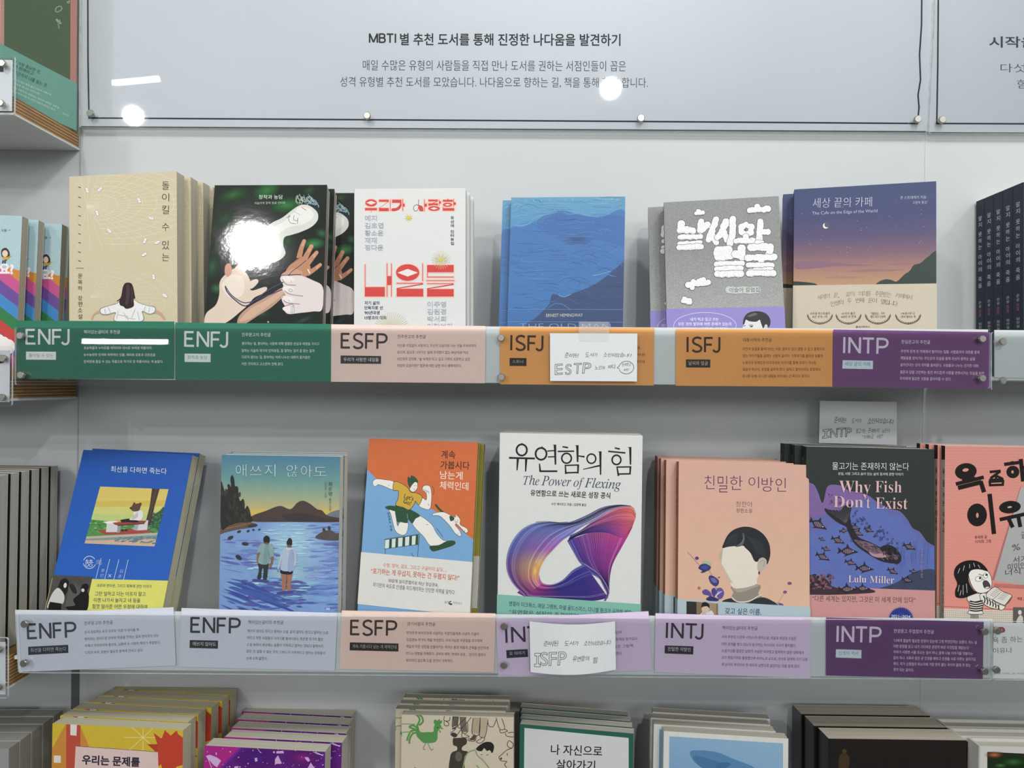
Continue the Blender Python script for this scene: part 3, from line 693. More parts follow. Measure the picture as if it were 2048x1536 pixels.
for i in range(300):
    x = rnd.uniform(150, 1330); y = rnd.uniform(120, 1270); L = rnd.uniform(90, 260); deep = (y > 830 + (1390 - x) * .55)
    c = rnd.choice(('#4f90b8', '#62a0bc', '#4687b4')) if y < 300 + 120 * (x < 400) else rnd.choice(('#4480b8', '#3d76b0', '#336aa6', '#3566a2', '#4a88bc'))
    if deep: c = rnd.choice(('#33507c', '#3a5c90', '#2c4872', '#3f6496'))
    if y < 240 and rnd.random() < .3: c = '#7fb2c8'
    q = math.sin(x / 210 + y / 260) * .16 + .05
    a.S(c, rnd.uniform(1.5, 5), x, y, x + L * .3, y - L * q, x + L * .65, y - L * q * .8, x + L, y + L * .04)
a.hold = False
for q in ((235, 340, 320, 310, 420, 320), (430, 360, 500, 325, 600, 300, 690, 275), (840, 270, 930, 290, 1020, 320, 1120, 320), (240, 410, 330, 420, 430, 380), (1050, 930, 1150, 910, 1240, 880), (700, 1130, 760, 1145, 830, 1120)): a.S('#7ab0cc', 5, *q)
a.L('#7f9cc4', 3, 150, 1273, 1400, 1276); a.L('#7f9cc4', 3, 150, 1400, 1400, 1405)
a.T('ERNEST HEMINGWAY', 575, 1352, 950, 1348, 32, '#c9c6b4')
a.T('THE OLD MAN', 300, 1478, 1235, 1480, 60, '#7d94b8', -.012)
for i, x in enumerate((292, 372, 447, 531, 612, 767, 848, 928, 1010, 1160, 1245, 1312)): a.T('SCRIBNER/LIB'[i], x - (2 if 'SCRIBNER/LIB'[i] in 'I/' else 7), 172 - i, x + (2 if 'SCRIBNER/LIB'[i] in 'I/' else 7), 172 - i, 20, '#9cc0d4')
b.finish()
b.copy('blue sea book behind the front one, a strip of it showing at the left', -.0095, 1.1)

# grey stippled book with cloud letters and a lilac band
b = Book('book', 'grey stippled book with white cloud lettering and a lilac band, front copy', 'book', 'grey cloud books on the upper shelf',
         (1327.9, 405.2), (1557.4, 391.9), (1333.7, 655.2), (1570, 657.6), -.103, ZS1, .019, '#989a98', '#8b8d8b', '#8f918f', page='#c9c7bd', mat=ink(.75, .34, 1500, .2, detail=2))
a = b.front.z(1280, 370, .19536); a.fill((0, '#8f918f'), (.3, '#8d8f8d'), (.62, '#a0a29f'), (1, '#b4b6b2'))
def discs(col, pts, e, st=3.0):
    """the union of many discs, laid down as rows so that no two faces overlap"""
    y = min(p[1] - p[2] - e for p in pts); y1 = max(p[1] + p[2] + e for p in pts); V = []; T = []
    while y < y1:
        iv = sorted((p[0] - h, p[0] + h) for p in pts for h in [math.sqrt(max(0, (p[2] + e) ** 2 - (p[1] - y) ** 2))] if h > 0); run = []
        for q in iv:
            if run and q[0] <= run[-1][1]: run[-1][1] = max(run[-1][1], q[1])
            else: run.append(list(q))
        for q in run:
            n = len(V); V += [(q[0], y - st / 2), (q[1], y - st / 2), (q[1], y + st / 2), (q[0], y + st / 2)]; T += [(n, n + 1, n + 2), (n, n + 2, n + 3)]
        y += st
    a.emit(V, T, lin(col))
def cloud(strokes, r, seed=1):
    rr = random.Random(seed); pts = []
    for q in strokes:
        P_ = pairs(q)
        for (x0, y0), (x1, y1) in zip(P_[:-1], P_[1:]):
            L_ = math.hypot(x1 - x0, y1 - y0); n = max(1, int(L_ / (r * .75)))
            for i in range(n + 1): pts.append((x0 + (x1 - x0) * i / n + rr.uniform(-3, 3), y0 + (y1 - y0) * i / n + rr.uniform(-4, 4), r * rr.uniform(.86, 1.14)))
    discs('#3c3e3e', pts, 4); discs('#e9ebe7', pts, 0)
    yb_ = max(p[1] + p[2] for p in pts)
    for x, y, q in pts:
        if y + q > yb_ - 16: a.O_('#8a8c8b', 2.5, x, y, q * .84, q * .84, 0, 5, 60, 120); a.hold = True
    a.hold = False
cloud(((425, 395, 415, 460, 540, 465), (628, 375, 618, 460, 690, 405)), 36, 1)
cloud(((405, 532, 620, 530),), 27, 2); cloud(((402, 600, 620, 585),), 20, 12); cloud(((402, 640, 625, 628),), 29, 3)
cloud(((780, 355, 700, 560), (730, 500, 780, 590)), 32, 4); cloud(((880, 375, 830, 500, 790, 540), (860, 490, 890, 560)), 34, 5); cloud(((950, 345, 945, 520, 920, 600),), 33, 6)
cloud(((1040, 430, 1085, 405, 1140, 430, 1135, 490, 1080, 510, 1040, 480, 1040, 430),), 30, 7); a.E('#5f6160', 1075, 460, 13, 10)
cloud(((985, 572, 1170, 572), (1082, 530, 1080, 570)), 30, 8); cloud(((1232, 375, 1220, 560), (1240, 480, 1310, 482)), 34, 9); cloud(((1200, 590, 1250, 585),), 24, 29)
cloud(((800, 670, 900, 670, 920, 720, 800, 740, 790, 700),), 42, 10); cloud(((1040, 650, 1045, 745), (980, 705, 1040, 710)), 38, 11)
cloud(((785, 810, 1040, 800),), 27, 13); cloud(((790, 862, 1035, 850),), 28, 14); cloud(((790, 915, 1030, 910),), 32, 15)
cloud(((1135, 640, 1335, 635, 1320, 720),), 38, 16); cloud(((1105, 745, 1370, 740), (1235, 740, 1240, 790)), 32, 17); cloud(((1110, 820, 1350, 822),), 28, 18); cloud(((1120, 880, 1350, 860),), 22, 20); cloud(((1115, 905, 1360, 902),), 32, 19)
cloud(((1125, 260, 1310, 250), (1200, 225, 1205, 240), (1290, 240, 1310, 245)), 28, 21); cloud(((570, 295, 640, 280), (590, 265, 605, 270)), 22, 22)
cloud(((490, 1020, 700, 1000), (545, 990, 535, 1050), (600, 990, 650, 970)), 28, 23); cloud(((450, 1160, 470, 1190, 510, 1200), (440, 1190, 510, 1180)), 24, 24)
discs('#c3c6c2', [(x, 1078 + 4 * math.sin(x), 36) for x in range(910, 1230, 36)], 0)
a.T('이슬아 칼럼집', 915, 1100, 1222, 1096, 46, '#3d3f40')
s = b.spine.z(1280, 370, .19536); s.V_('날씨와', 240, 400, 560, 14, '#d9dbd8'); s.V_('얼굴 ', 232, 560, 760, 14, '#d9dbd8')
a = b.band((1332, 618), (1567, 613), '#8d84c4', '#7a72b2', mat=ink(.45, .02, 200)).z(1280, 370, .19536)
a.O_('#e0def0', 4, 665, 1440, 320, 135, 0, 48); a.T('내가 먹고 입고 쓰는', 515, 1392, 805, 1390, 34, '#f0eff8', .006); a.T('모든 것의 앞뒤에 어떤 존재가 있는지', 390, 1440, 935, 1440, 34, '#f0eff8', .006); a.T('살펴보는 사람의 이야기', 430, 1488, 890, 1488, 32, '#f0eff8', .006)
a.B('#d9d9d9', 1075, 1380, 1110, 1340, 1200, 1330, 1280, 1370, 1300, 1440, 1290, 1500, 1060, 1500, 1058, 1440)
a.B('#26272b', 1055, 1430, 1060, 1370, 1100, 1315, 1180, 1292, 1270, 1305, 1325, 1355, 1335, 1420, 1310, 1460, 1280, 1440, 1262, 1470, 1240, 1420, 1225, 1380, 1190, 1400, 1120, 1395, 1085, 1380, 1070, 1420)
a.B('#5a5c60', 1100, 1340, 1170, 1310, 1200, 1325, 1130, 1350); a.S('#3a3b3e', 7, 1115, 1440, 1140, 1433, 1160, 1442); a.S('#3a3b3e', 7, 1060, 1445, 1080, 1440); a.E('#2a2a2d', 1140, 1450, 14, 7); a.E('#c4c4c6', 1290, 1450, 16, 24)
b.finish()
b.copy('grey cloud book behind the front one, its rounded spine showing at the left', -.013, 1.05)

# dusk book with a cream band
b = Book('book', 'hardback with a purple and orange dusk sky, crescent moon and cream band, front copy', 'book', 'dusk sky hardbacks on the upper shelf',
         (1589, 379.3), (1872.6, 361.9), (1585.5, 658), (1872.6, 658.8), -.091, ZS1, .017, '#6a5070', '#4a4566', '#3a3d5e', page='#cfcabb', hard=True, mat=ink(.55, .05, 400))
a = b.front.z(1560, 340, .23828)
a.fill((0, '#3f4a70'), (.16, '#454a72'), (.27, '#5a5072'), (.36, '#7d6070'), (.45, '#a57c6c'), (.55, '#bf946c'), (.66, '#c7a36c'), (.8, '#d2b070'), (1, '#d2b070'))
a.B('#8a6478', 140, 775, 300, 765, 440, 775, 600, 790, 790, 797, 640, 806, 440, 808, 300, 825, 140, 830); a.B('#9a7070', 560, 855, 650, 838, 830, 830, 1060, 838, 900, 850, 700, 855); a.B('#9a6c72', 920, 797, 1010, 778, 1160, 782, 1160, 795); a.B('#a57c6a', 370, 908, 450, 892, 620, 896, 700, 903, 520, 910)
a.B('#34423c', 820, 945, 880, 918, 930, 922, 980, 935, 1040, 880, 1090, 845, 1120, 800, 1180, 780, 1240, 730, 1330, 690, 1330, 990, 820, 990); a.B('#2e3a34', 100, 940, 180, 938, 300, 955, 300, 990, 100, 990)
a.E('#f3ead2', 384, 468, 24); a.E('#5d5272', 394, 460, 22); rnd = random.Random(2)
a.hold = True
for i in range(40): a.E('#e8d9c4', rnd.uniform(160, 1290), rnd.uniform(250, 700), rnd.uniform(1.2, 2.6), None, 0, 6)
a.hold = False
a.T('세상 끝의 카페', 275, 318, 770, 306, 82, '#d9dce6', -.018, .06); a.T('The Cafe on the Edge of the World', 272, 384, 818, 362, 34, '#c4c6d8', -.010)
a.T('존 스트레레키 지음', 1010, 246, 1228, 240, 26, '#c8cbd8', -.008); a.T('고상숙 옮김', 1112, 286, 1230, 283, 26, '#c8cbd8', -.008)
s = b.spine.z(1560, 340, .23828); s.fill((0, '#3d4468'), (.3, '#5a4e68'), (.5, '#8a6458'), (.62, '#a07a50'), (.64, '#2a2a38'), (1, '#17171c')); s.V_('세상 끝의 카페', 130, 270, 480, 16, '#c9ccd8')
a = b.band((1590, 571), (1872.6, 567), '#c8bda8', '#b9ae98', mat=ink(.6, .02, 200)).z(1560, 340, .23828)
for i, (t, x0, x1, y, r) in enumerate((('세계의 끝, 삶의 의미를 주문받는 카페에서', 312, 1104, 1092, 1), ('인생의 두 번째 문이 열립니다', 425, 982, 1148, 1))):
    n = len(t); W_ = (x1 - x0) / n
    for k, ch in enumerate(t):
        if ch == ' ': continue
        u = (k + .5) / n * 2 - 1; yy = y - 34 * (1 - u * u); xx = x0 + W_ * k; sl = 68 * u / (x1 - x0) * 2 * W_ * .5
        if ch == ',': a.E('#4a4240', xx + 8, yy, 3.5, 6, 20, 8)
        else: a.T(ch, xx, yy - sl / 2, xx + W_ * 1.05, yy + sl / 2, 42, '#4a4240', -.014, .08)
for cx, t1, t2 in ((335, '슈피겔 베스트셀러', '8년 연속 1위'), (575, '43개국 출간', '600만 부 판매'), (822, '『별점집』 저자', '켈리 최의 인생책'), (1075, '19초마다', '1권씩 팔리는 책')):
    a.T(t1, cx - (82 if len(t1) > 8 else 58), 1216, cx + (82 if len(t1) > 8 else 58), 1214, 22, '#4d4644'); a.T(t2, cx - 62, 1243, cx + 62, 1242, 22, '#4d4644')
    a.hold = True
    for sgn in (-1, 1):
        for k in range(9):
            t = math.radians(8 + 78 * k / 8); x, y = cx + sgn * 105 * math.cos(t), 1212 + 76 * math.sin(t)
            a.E('#4d4538', x, y - 4, 10, 3.6, sgn * (20 + 60 * (1 - k / 8)), 8); a.E('#4d4538', x - sgn * 6, y + 5, 9, 3.4, sgn * (-20 + 30 * (1 - k / 8)), 8)
    a.hold = False
a.T('클레이하우스', 636, 1326, 756, 1324, 17, '#5a5350', .01)
b.finish()
b.copy('dusk sky hardback behind the front one, only its spine showing at the left', -.0045, 1.08)

# navy books with white spine titles on the right
b = None
NV = ['navy book with pink and white spine print, foremost at the right frame edge', 'navy book second from the front at the right frame edge', 'navy book in the middle of the five at the right frame edge',
      'navy book fourth from the front at the right frame edge', 'rearmost navy book, farthest left of the five at the right frame edge']
b = Book('book', NV[0], 'book', 'navy books on the right shelf', (2046, 365), (2320, 366), (2046, 655), (2320, 656), -.0925, ZS1, .0165, '#1d2638', '#1d2638', '#1d2638', page='#cfcabb', mat=ink(.45, .03, 200), lean=2, sl=1, yaw=0, sy=.1, sr=.1)
s = b.spine; Wd = b.T * 1e3; Hh = b.H
def sp(t, v0, v1, col, w_, bold=.004):
    n = sum(.55 if c == ' ' else 1 for c in t); st = (v1 - v0) / n; y = v0
    for c in t:
        if c == ' ': y += st * .55; continue
        r, mn, mx = glyph(c, bold, False, 3); m = b.T / 2
        s.emit([(m - w_ / 2 + w_ * (q[0] - mn[0]) / (mx[0] - mn[0]), y + st * .86 - st * .74 * (q[1] - mn[1]) / (mx[1] - mn[1])) for q in r[0]], r[1], lin(col), True); s.hold = True; y += st
    s.hold = False
sp('알지 못하는 아이의 죽음', .018, .104, '#c3c9d4', .0066); sp('은유', .118, .127, '#b9bfca', .005); sp('르포', .128, .137, '#b0567a', .005); sp('임진실', .143, .155, '#b9bfca', .005); sp('사진', .157, .166, '#b0567a', .005)
b.finish()
for k in range(1, 5): b.copy(NV[k], .0006 * k, k, .0012)
# ------------------------------------------------------------------ lower row
# blue book with the bear on a bench
b = Book('book', 'bright blue book with a bear-headed sitter on a bench and a yellow band, front copy', 'book', 'blue bear books on the lower shelf',
         (163, 901), (390.3, 908.1), (95, 1217.6), (320, 1215), -.109, ZS2, .0135, '#1c5bb4', '#194fa0', '#1b2f6e', page='#c3c1a4', mat=ink(.5, .03, 200), lean=12, sl=8, sr=6)
a = b.front.z(0, 880, .23442); a.fill((0, '#1450a8'), (1, '#1a60c0'))
a.T('최선을 다하면 죽는다', 945, 272, 1420, 292, 50, '#dfe6d2', -.004)
PQ = [(855, 397), (1438, 420), (1318, 908), (722, 882)]
pm = lambda u, v: tuple((1 - v) * ((1 - u) * np.array(PQ[0]) + u * np.array(PQ[1])) + v * ((1 - u) * np.array(PQ[3]) + u * np.array(PQ[2])))
def pp(col, *q): a.poly(col, [pm(*p) for p in pairs(q)])
def pb_(col, *q): a.poly(col, smooth([pm(*p) for p in pairs(q)]))
pp('#c9b04a', 0, 0, 1, 0, 1, 1, 0, 1); pp('#d0bb5c', 0, 0, 1, 0, 1, .2, 0, .26); pp('#c6c46c', 0, .36, 1, .30, 1, .62, 0, .62); pp('#b4c474', 0, .48, 1, .46, 1, .66, 0, .64)
pp('#4c8a44', 0, .58, .3, .60, 1, .60, 1, .82, 0, .88); rnd = random.Random(3); a.hold = True
for i in range(120):
    u, v = rnd.random(), rnd.uniform(.6, .82); x, y = pm(u, v); a.E(rnd.choice(('#6fae58', '#3c7a3e', '#86be6a', '#2f6a3a')), x, y, rnd.uniform(6, 22), rnd.uniform(2, 6), -10, 8)
a.hold = False
pp('#a04038', .12, .76, .35, .74, .80, .70, .92, .74, .72, .80, .25, .83); pp('#b4ac94', 0, .88, 1, .76, 1, .80, 0, .92); pp('#7d8f94', 0, .92, 1, .80, 1, .88, 0, .95)
pp('#c6a98c', 0, .95, 1, .87, 1, 1, 0, 1); a.hold = True
for i in range(50):
    u = rnd.uniform(.42, 1); x, y = pm(u, rnd.uniform(.84, .95)); a.E('#5d7a80', x, y, rnd.uniform(8, 30), rnd.uniform(2, 7), -12, 8)
a.hold = False
pb_('#2f5a3a', .82, .62, .86, .48, .95, .38, 1, .32, 1, .70, .95, .68, .85, .66); a.hold = True
for i in range(60):
    x, y = pm(rnd.uniform(.86, 1), rnd.uniform(.42, .66)); a.E(rnd.choice(('#3f7a4a', '#24482f', '#4a8a50')), x, y, 8, 5, 0, 7)
a.hold = False
pp('#43332c', .76, 0, .87, 0, .86, .3, .87, .62, .93, .62, .79, .64, .79, .3); pp('#4f3d34', .80, 0, .84, 0, .835, .6, .82, .6)
pp('#c9c9c9', .24, .62, .40, .60, .42, .78, .26, .79); pp('#e2e0da', .18, .615, .24, .60, .42, .58, .40, .62, .24, .64); pp('#8e949a', .40, .63, .45, .62, .46, .78, .42, .80)
pp('#c9c9c9', .70, .57, .82, .55, .84, .72, .68, .74); pp('#9aa0a4', .64, .64, .70, .62, .70, .74, .64, .73)
pp('#8d4436', .32, .62, .60, .57, .80, .56, .78, .60, .42, .66, .36, .655); pp('#6d3028', .38, .655, .78, .60, .78, .62, .42, .675)
a.hold = False
pb_('#1f1d20', .42, .57, .52, .54, .62, .53, .70, .56, .66, .60, .54, .60, .44, .605); pp('#d8a060', .33, .575, .38, .56, .43, .585, .44, .605, .38, .60)
pb_('#d9d6d6', .58, .42, .63, .38, .70, .40, .73, .48, .71, .56, .64, .56, .56, .56, .55, .54, .60, .50); pb_('#b9b4b8', .62, .44, .64, .42, .66, .50, .60, .55, .58, .54)
pb_('#5a3f30', .52, .36, .54, .30, .545, .255, .57, .26, .58, .275, .62, .265, .645, .25, .665, .27, .66, .33, .655, .39, .60, .41, .56, .40); a.E('#2a1d18', *pm(.523, .352), 9, 7)
a.E('#2c2a2a', *pm(.49, .745), 13, 10); a.E('#2c2a2a', *pm(.54, .74), 13, 10)
for x, y, x2, y2, m in ((863, 1010, 820, 1180, 0), (938, 1016, 895, 1185, 0), (1016, 1020, 972, 1190, 0), (1095, 1022, 1055, 1192, 0)): a.L('#cdd8e4', 4, x, y, x2, y2)
for t, x, y in (('황', 877, 1128), ('선', 868, 1168), ('×', 935, 1172), ('김', 1033, 1132), ('혼', 1022, 1176)): a.T(t, x - 14, y, x + 14, y, 28, '#cdd8e4', -.012, .2)
a.O_('#cfdbe0', 5, 765, 1044, 52, 52, 0, 24, 20, 170); a.O_('#cfdbe0', 5, 765, 1044, 52, 52, 0, 24, 200, 330); a.O_('#cfdbe0', 4, 745, 1065, 13); a.O_('#cfdbe0', 4, 776, 1068, 13)
for x in (745, 778): a.L('#cfdbe0', 4, x - 14, 1030, x + 14, 1028); a.L('#cfdbe0', 4, x, 1018, x - 10, 1046); a.L('#cfdbe0', 4, x + 2, 1030, x + 10, 1046)
a.L('#cfdbe0', 4, 728, 1044, 800, 1046)
for k in range(4): a.S('#9fb6cc', 3, 820, 1030 + 10 * k, 840, 1024 + 10 * k, 855, 1034 + 10 * k, 872, 1028 + 10 * k)
a = b.band((102, 1156), (331, 1161), '#d9d763', '#3a3a3a', mat=ink(.16, .02, 100, .5, bump=.00018, bscale=22)).z(0, 880, .23442)
a.P('#4e4c4a', 380, 1150, 790, 1165, 728, 1460, 300, 1460); a.E('#6a6866ff', 640, 1300, 110, 150, 0, 24, '#4e4c4a00')
a.B('#24201f', 520, 1195, 560, 1180, 590, 1215, 575, 1290, 545, 1330, 500, 1330, 480, 1290, 500, 1240)
a.E('#d8d6d2', 556, 1240, 13, 22, 10); a.S('#1c1918', 7, 560, 1205, 540, 1225, 530, 1260, 520, 1320, 505, 1345); a.S('#1c1918', 6, 575, 1215, 578, 1250, 570, 1290, 548, 1330); a.B('#c9c7c3', 440, 1320, 490, 1262, 530, 1290, 550, 1340, 528, 1400, 430, 1390, 410, 1430, 402, 1420)
a.P('#191818', 425, 1380, 525, 1395, 520, 1460, 410, 1460); a.B('#5b5856', 590, 1230, 640, 1230, 655, 1300, 640, 1460, 560, 1460, 580, 1300)
a.B('#1d1b1b', 700, 1240, 740, 1225, 757, 1250, 745, 1290, 760, 1340, 735, 1460, 610, 1460, 560, 1425, 640, 1410, 625, 1360, 690, 1300); a.E('#d2d0cc', 708, 1282, 13, 15); a.S('#1a1818', 7, 690, 1262, 705, 1252, 730, 1262, 736, 1290); a.B('#2b2928', 590, 1240, 620, 1225, 650, 1270, 655, 1310, 620, 1300)
for t, x0, y0, x1, y1, h in (('과로와 번아웃, 그리고 회복에 관한 이야기', 825, 1256, 1290, 1266, 30), ('그만 일하고 더는 아프지 말고', 808, 1330, 1242, 1334, 38), ('이젠 나가서 놀자고 내 등을', 798, 1384, 1196, 1388, 38), ('힘껏 밀어준 어떤 우정에 대하여', 786, 1438, 1255, 1442, 38)): a.T(t, x0, y0, x1, y1, h, '#2b4a5e', .010, .05)
b.finish()
b.copy('blue bear book behind the front one, a thin blue edge showing above it', .001, 1.1)

# lake painting
b = Book('book', 'paperback with a painted lake at dawn and two waders seen from behind, front copy', 'book', 'lake painting books on the lower shelf',
         (444, 909), (679.4, 914), (437.5, 1216.4), (676.6, 1221), -.1085, ZS2, .0125, '#7d9fc0', '#c9cfd0', '#3a4a5a', page='#d2cfc0', mat=ink(.55, .05, 120))
a = b.front.z(400, 880, .23443)
a.fill((0, '#4a7c96'), (.12, '#679694'), (.2, '#93a889'), (.28, '#c6b274'), (.38, '#d0b052'), (.44, '#d4b860'), (.445, '#8eb2d4'), (1, '#5a7db4'))
a.P('#7d9ed0', 150, 700, 1200, 700, 1200, 1480, 150, 1480); a.E('#a8d2e2', 790, 930, 330, 330, 8, 32, '#7d9ed0'); a.E('#a8cfe2ff', 760, 1150, 320, 260, 0, 32, '#a8cfe200')
a.P('#d2b45a', 150, 590, 1200, 590, 1200, 699, 150, 699)
a.B('#6f7a80', 1080, 640, 1130, 610, 1200, 600, 1200, 670, 1080, 665); a.B('#4e423e', 425, 695, 450, 645, 560, 605, 680, 562, 770, 590, 830, 535, 880, 518, 940, 545, 1000, 590, 1040, 600, 1090, 645, 1200, 668, 1200, 700, 800, 700)
a.B('#43393a', 700, 650, 850, 620, 1000, 650, 1190, 690, 1000, 697, 800, 697)
rnd = random.Random(12)
def brush(n, x0, x1, y0, y1, cs, L0, L1, w0, w1, al, tilt):
    for i in range(n):
        x, y, L = rnd.uniform(x0, x1), rnd.uniform(y0, y1), rnd.uniform(L0, L1); w_ = rnd.uniform(w0, w1); t = tilt(x, y)
        pts = smooth([(x, y), (x + L * .5, y - w_ * .5 + t * L * .5), (x + L, y + t * L), (x + L * .55, y + w_ * .5 + t * L * .5)]); a.poly(rnd.choice(cs), pts); a.hold = i % 5 != 4
    a.hold = False
tl = lambda x, y: (.35 * max(0, (560 - x) / 400) * max(0, (y - 850) / 400)) - (.05 if x > 800 else 0)
brush(60, 150, 560, 850, 1100, ('#5a6aae', '#6d86c4', '#8fa8dc', '#6a74b8'), 60, 200, 8, 22, 'c0', tl)
brush(110, 150, 1150, 1180, 1460, ('#5674b8', '#6a8cca', '#4a60a8', '#7aa4d4', '#88b8da'), 70, 240, 10, 30, 'd0', tl)
brush(80, 860, 1190, 720, 1180, ('#6d84c8', '#5f74b8', '#8ea8dc', '#7c94cc'), 60, 200, 6, 20, 'c0', tl)
brush(60, 500, 900, 720, 1000, ('#a6d0e0', '#8cc0dc', '#b8dce4'), 40, 140, 4, 10, 'b0', lambda x, y: 0)
brush(60, 350, 860, 1190, 1420, ('#4a58a2', '#5464ac', '#5c5aa4'), 50, 150, 12, 24, 'e0', lambda x, y: .06)
brush(40, 380, 900, 1000, 1300, ('#a8d6e0', '#90c6dc'), 40, 120, 5, 12, 'c0', lambda x, y: .03)
brush(22, 160, 520, 1200, 1450, ('#3d4fa0', '#4560ac'), 200, 360, 22, 36, 'c0', lambda x, y: .36)
a.P('#1a2028', 160, 1452, 700, 1462, 700, 1480, 160, 1480)
a.B('#6b5340', 170, 750, 300, 710, 420, 700, 490, 722, 430, 745, 330, 760, 220, 785, 170, 800)
for k in range(10): a.L('#8f7458', 3, 180 + 25 * k, 770 - 6 * k, 240 + 22 * k, 750 - 5 * k)
a.B('#2f302c', 180, 370, 200, 400, 215, 440, 240, 420, 235, 385, 250, 375, 268, 400, 262, 330, 275, 298, 292, 330, 300, 390, 325, 400, 330, 470, 345, 520, 370, 500, 382, 540, 385, 590, 405, 560, 425, 600, 440, 660, 450, 690, 420, 700, 330, 705, 250, 730, 180, 745)
for k in range(30): x = rnd.uniform(190, 420); y = rnd.uniform(max(420, 330 + (x - 260) * 1.6), 690); a.E('#3a3d36', x, y, 9, 22, 0, 8); a.hold = True
a.hold = False
for x, y, rx, ry, r in ((335, 780, 18, 10, -20), (413, 775, 14, 9, -25), (457, 765, 10, 8, 0), (508, 762, 12, 6, -15), (262, 832, 26, 14, -25), (388, 884, 30, 15, 5), (332, 1000, 30, 18, 35), (450, 730, 45, 12, -8)): a.E('#3b3a40', x, y, rx, ry, r)
a.B('#57504c', 985, 830, 1030, 790, 1070, 775, 1120, 770, 1160, 795, 1195, 790, 1195, 850, 1060, 850); a.E('#45403e', 1060, 768, 12, 20, -20); a.E('#45403e', 1104, 752, 12, 20, -10); a.B('#6a70a8', 1060, 880, 1195, 868, 1195, 890, 1090, 895)
# the two waders
a.B('#2f3a3c', 500, 1035, 585, 1050, 580, 1110, 572, 1185, 540, 1182, 545, 1100, 530, 1100, 522, 1180, 490, 1178, 505, 1110)
a.B('#8a6450', 492, 950, 510, 960, 512, 1040, 498, 1055, 487, 1030); a.B('#8a6450', 605, 985, 628, 985, 626, 1030, 610, 1085, 595, 1090, 595, 1060, 606, 1040)
a.B('#86a5a4', 545, 882, 600, 882, 625, 905, 632, 985, 600, 992, 592, 960, 582, 1055, 500, 1045, 515, 960, 492, 962, 500, 910, 520, 890); a.B('#769794', 560, 900, 590, 900, 580, 1045, 540, 1045)
a.B('#2e2a28', 546, 830, 570, 814, 594, 830, 595, 865, 585, 884, 556, 882, 544, 860); a.P('#7c5a4a', 556, 872, 586, 874, 588, 890, 552, 888)
a.B('#a5705a', 700, 1130, 786, 1135, 780, 1200, 776, 1280, 748, 1278, 748, 1200, 738, 1190, 730, 1276, 702, 1270, 700, 1200); a.P('#7d5042', 738, 1140, 746, 1140, 742, 1270, 734, 1270)
a.B('#232838', 694, 1105, 786, 1112, 786, 1142, 740, 1146, 692, 1135); a.B('#7d8aa0', 660, 1080, 678, 1085, 672, 1120, 660, 1118)
a.B('#aebcd2', 735, 918, 790, 920, 820, 950, 826, 1040, 808, 1085, 800, 1060, 795, 1112, 695, 1108, 704, 1010, 690, 1060, 672, 1100, 664, 1080, 680, 1010, 700, 950); a.B('#98a8c4', 770, 940, 805, 960, 795, 1105, 750, 1105); a.S('#e2e6ec', 5, 735, 918, 760, 932, 792, 922)
a.B('#332a28', 745, 860, 765, 834, 785, 848, 788, 885, 775, 905, 750, 900, 742, 880); a.P('#7c5a4a', 750, 892, 780, 896, 784, 915, 745, 912)
a.E('#4a4a8c', 520, 1200, 75, 14, 6); a.E('#4a4a8c', 728, 1298, 72, 12, -4)
for ch, x0, x1, y1 in (('애', 310, 398, 308), ('쓰', 428, 528, 296), ('지', 556, 645, 308), ('않', 743, 836, 312), ('아', 866, 958, 316), ('도', 976, 1082, 304)): a.T(ch, x0, y1, x1, y1, 100 if ch not in '쓰도' else 72, '#dfe8ec', -.022)
for ch, y0, y1 in (('최', 352, 394), ('은', 396, 432), ('영', 438, 476)): a.T(ch, 1098, y1, 1128, y1, y1 - y0 - 4, '#45504c')
a.V_('짧은소설', 1112, 492, 605, 20, '#55605c'); a.V_('김세희 그림', 1072, 352, 490, 19, '#6b736a'); a.T('마', 1080, 1452, 1112, 1452, 22, '#f0f2f2', .02)
b.finish()
b.copy('lake painting book directly behind the front one, thin white top edge', .0010, 1.25)
b.copy('rearmost lake painting book, its tan and black edge showing at the right', -.0030, 2.6)

# orange book with the hurdler and the cat
b = Book('book', 'orange and sky-blue book with a leaping hurdler and a cat, front copy with white band', 'book', 'orange hurdler books on the lower shelf',
         (738.2, 877.2), (957, 884.3), (715.4, 1220.7), (938.8, 1223.7), -.108, ZS2, .0125, '#d0692a', '#c46228', '#858020', page='#a39428', mat=ink(.5, .03, 160), pmat=pages('#9a8b26', amt=.06), lean=9, sr=4)
a = b.front.z(690, 850, .25389); a.fill((0, '#c9622a'), (1, '#d06a2a')); OU = '#1f3a2c'
a.B('#6fa0cc', 100, 425, 260, 430, 420, 520, 560, 610, 700, 670, 830, 760, 940, 850, 1020, 910, 1060, 950, 1060, 1600, 60, 1600)
def fig(col, ow, *q):
    P_ = smooth(pairs(q)); a.poly(col, P_); V, T = a.strip(P_, ow, True); a.emit(V, T, lin(OU))
SKN = '#e3dfd6'
a.B('#1f4a2c', 318, 645, 360, 635, 410, 645, 420, 668, 380, 675, 330, 662); fig(SKN, 3, 345, 668, 380, 675, 400, 690, 412, 790, 440, 760, 495, 770, 492, 830, 470, 865, 430, 862, 395, 830, 375, 760, 360, 700); a.L(OU, 3, 405, 700, 418, 800)
fig(SKN, 3, 545, 735, 590, 715, 680, 780, 720, 850, 770, 905, 810, 915, 795, 950, 680, 955, 620, 880, 560, 820, 530, 775); a.S(OU, 3, 640, 780, 648, 788, 655, 782)
a.B('#1f4a2c', 668, 955, 740, 945, 800, 915, 850, 910, 872, 925, 850, 950, 760, 980, 690, 995); a.B('#1f4a2c', 395, 635, 450, 640, 520, 668, 590, 712, 555, 740, 530, 775, 498, 745, 490, 772, 440, 765, 410, 760, 395, 690)
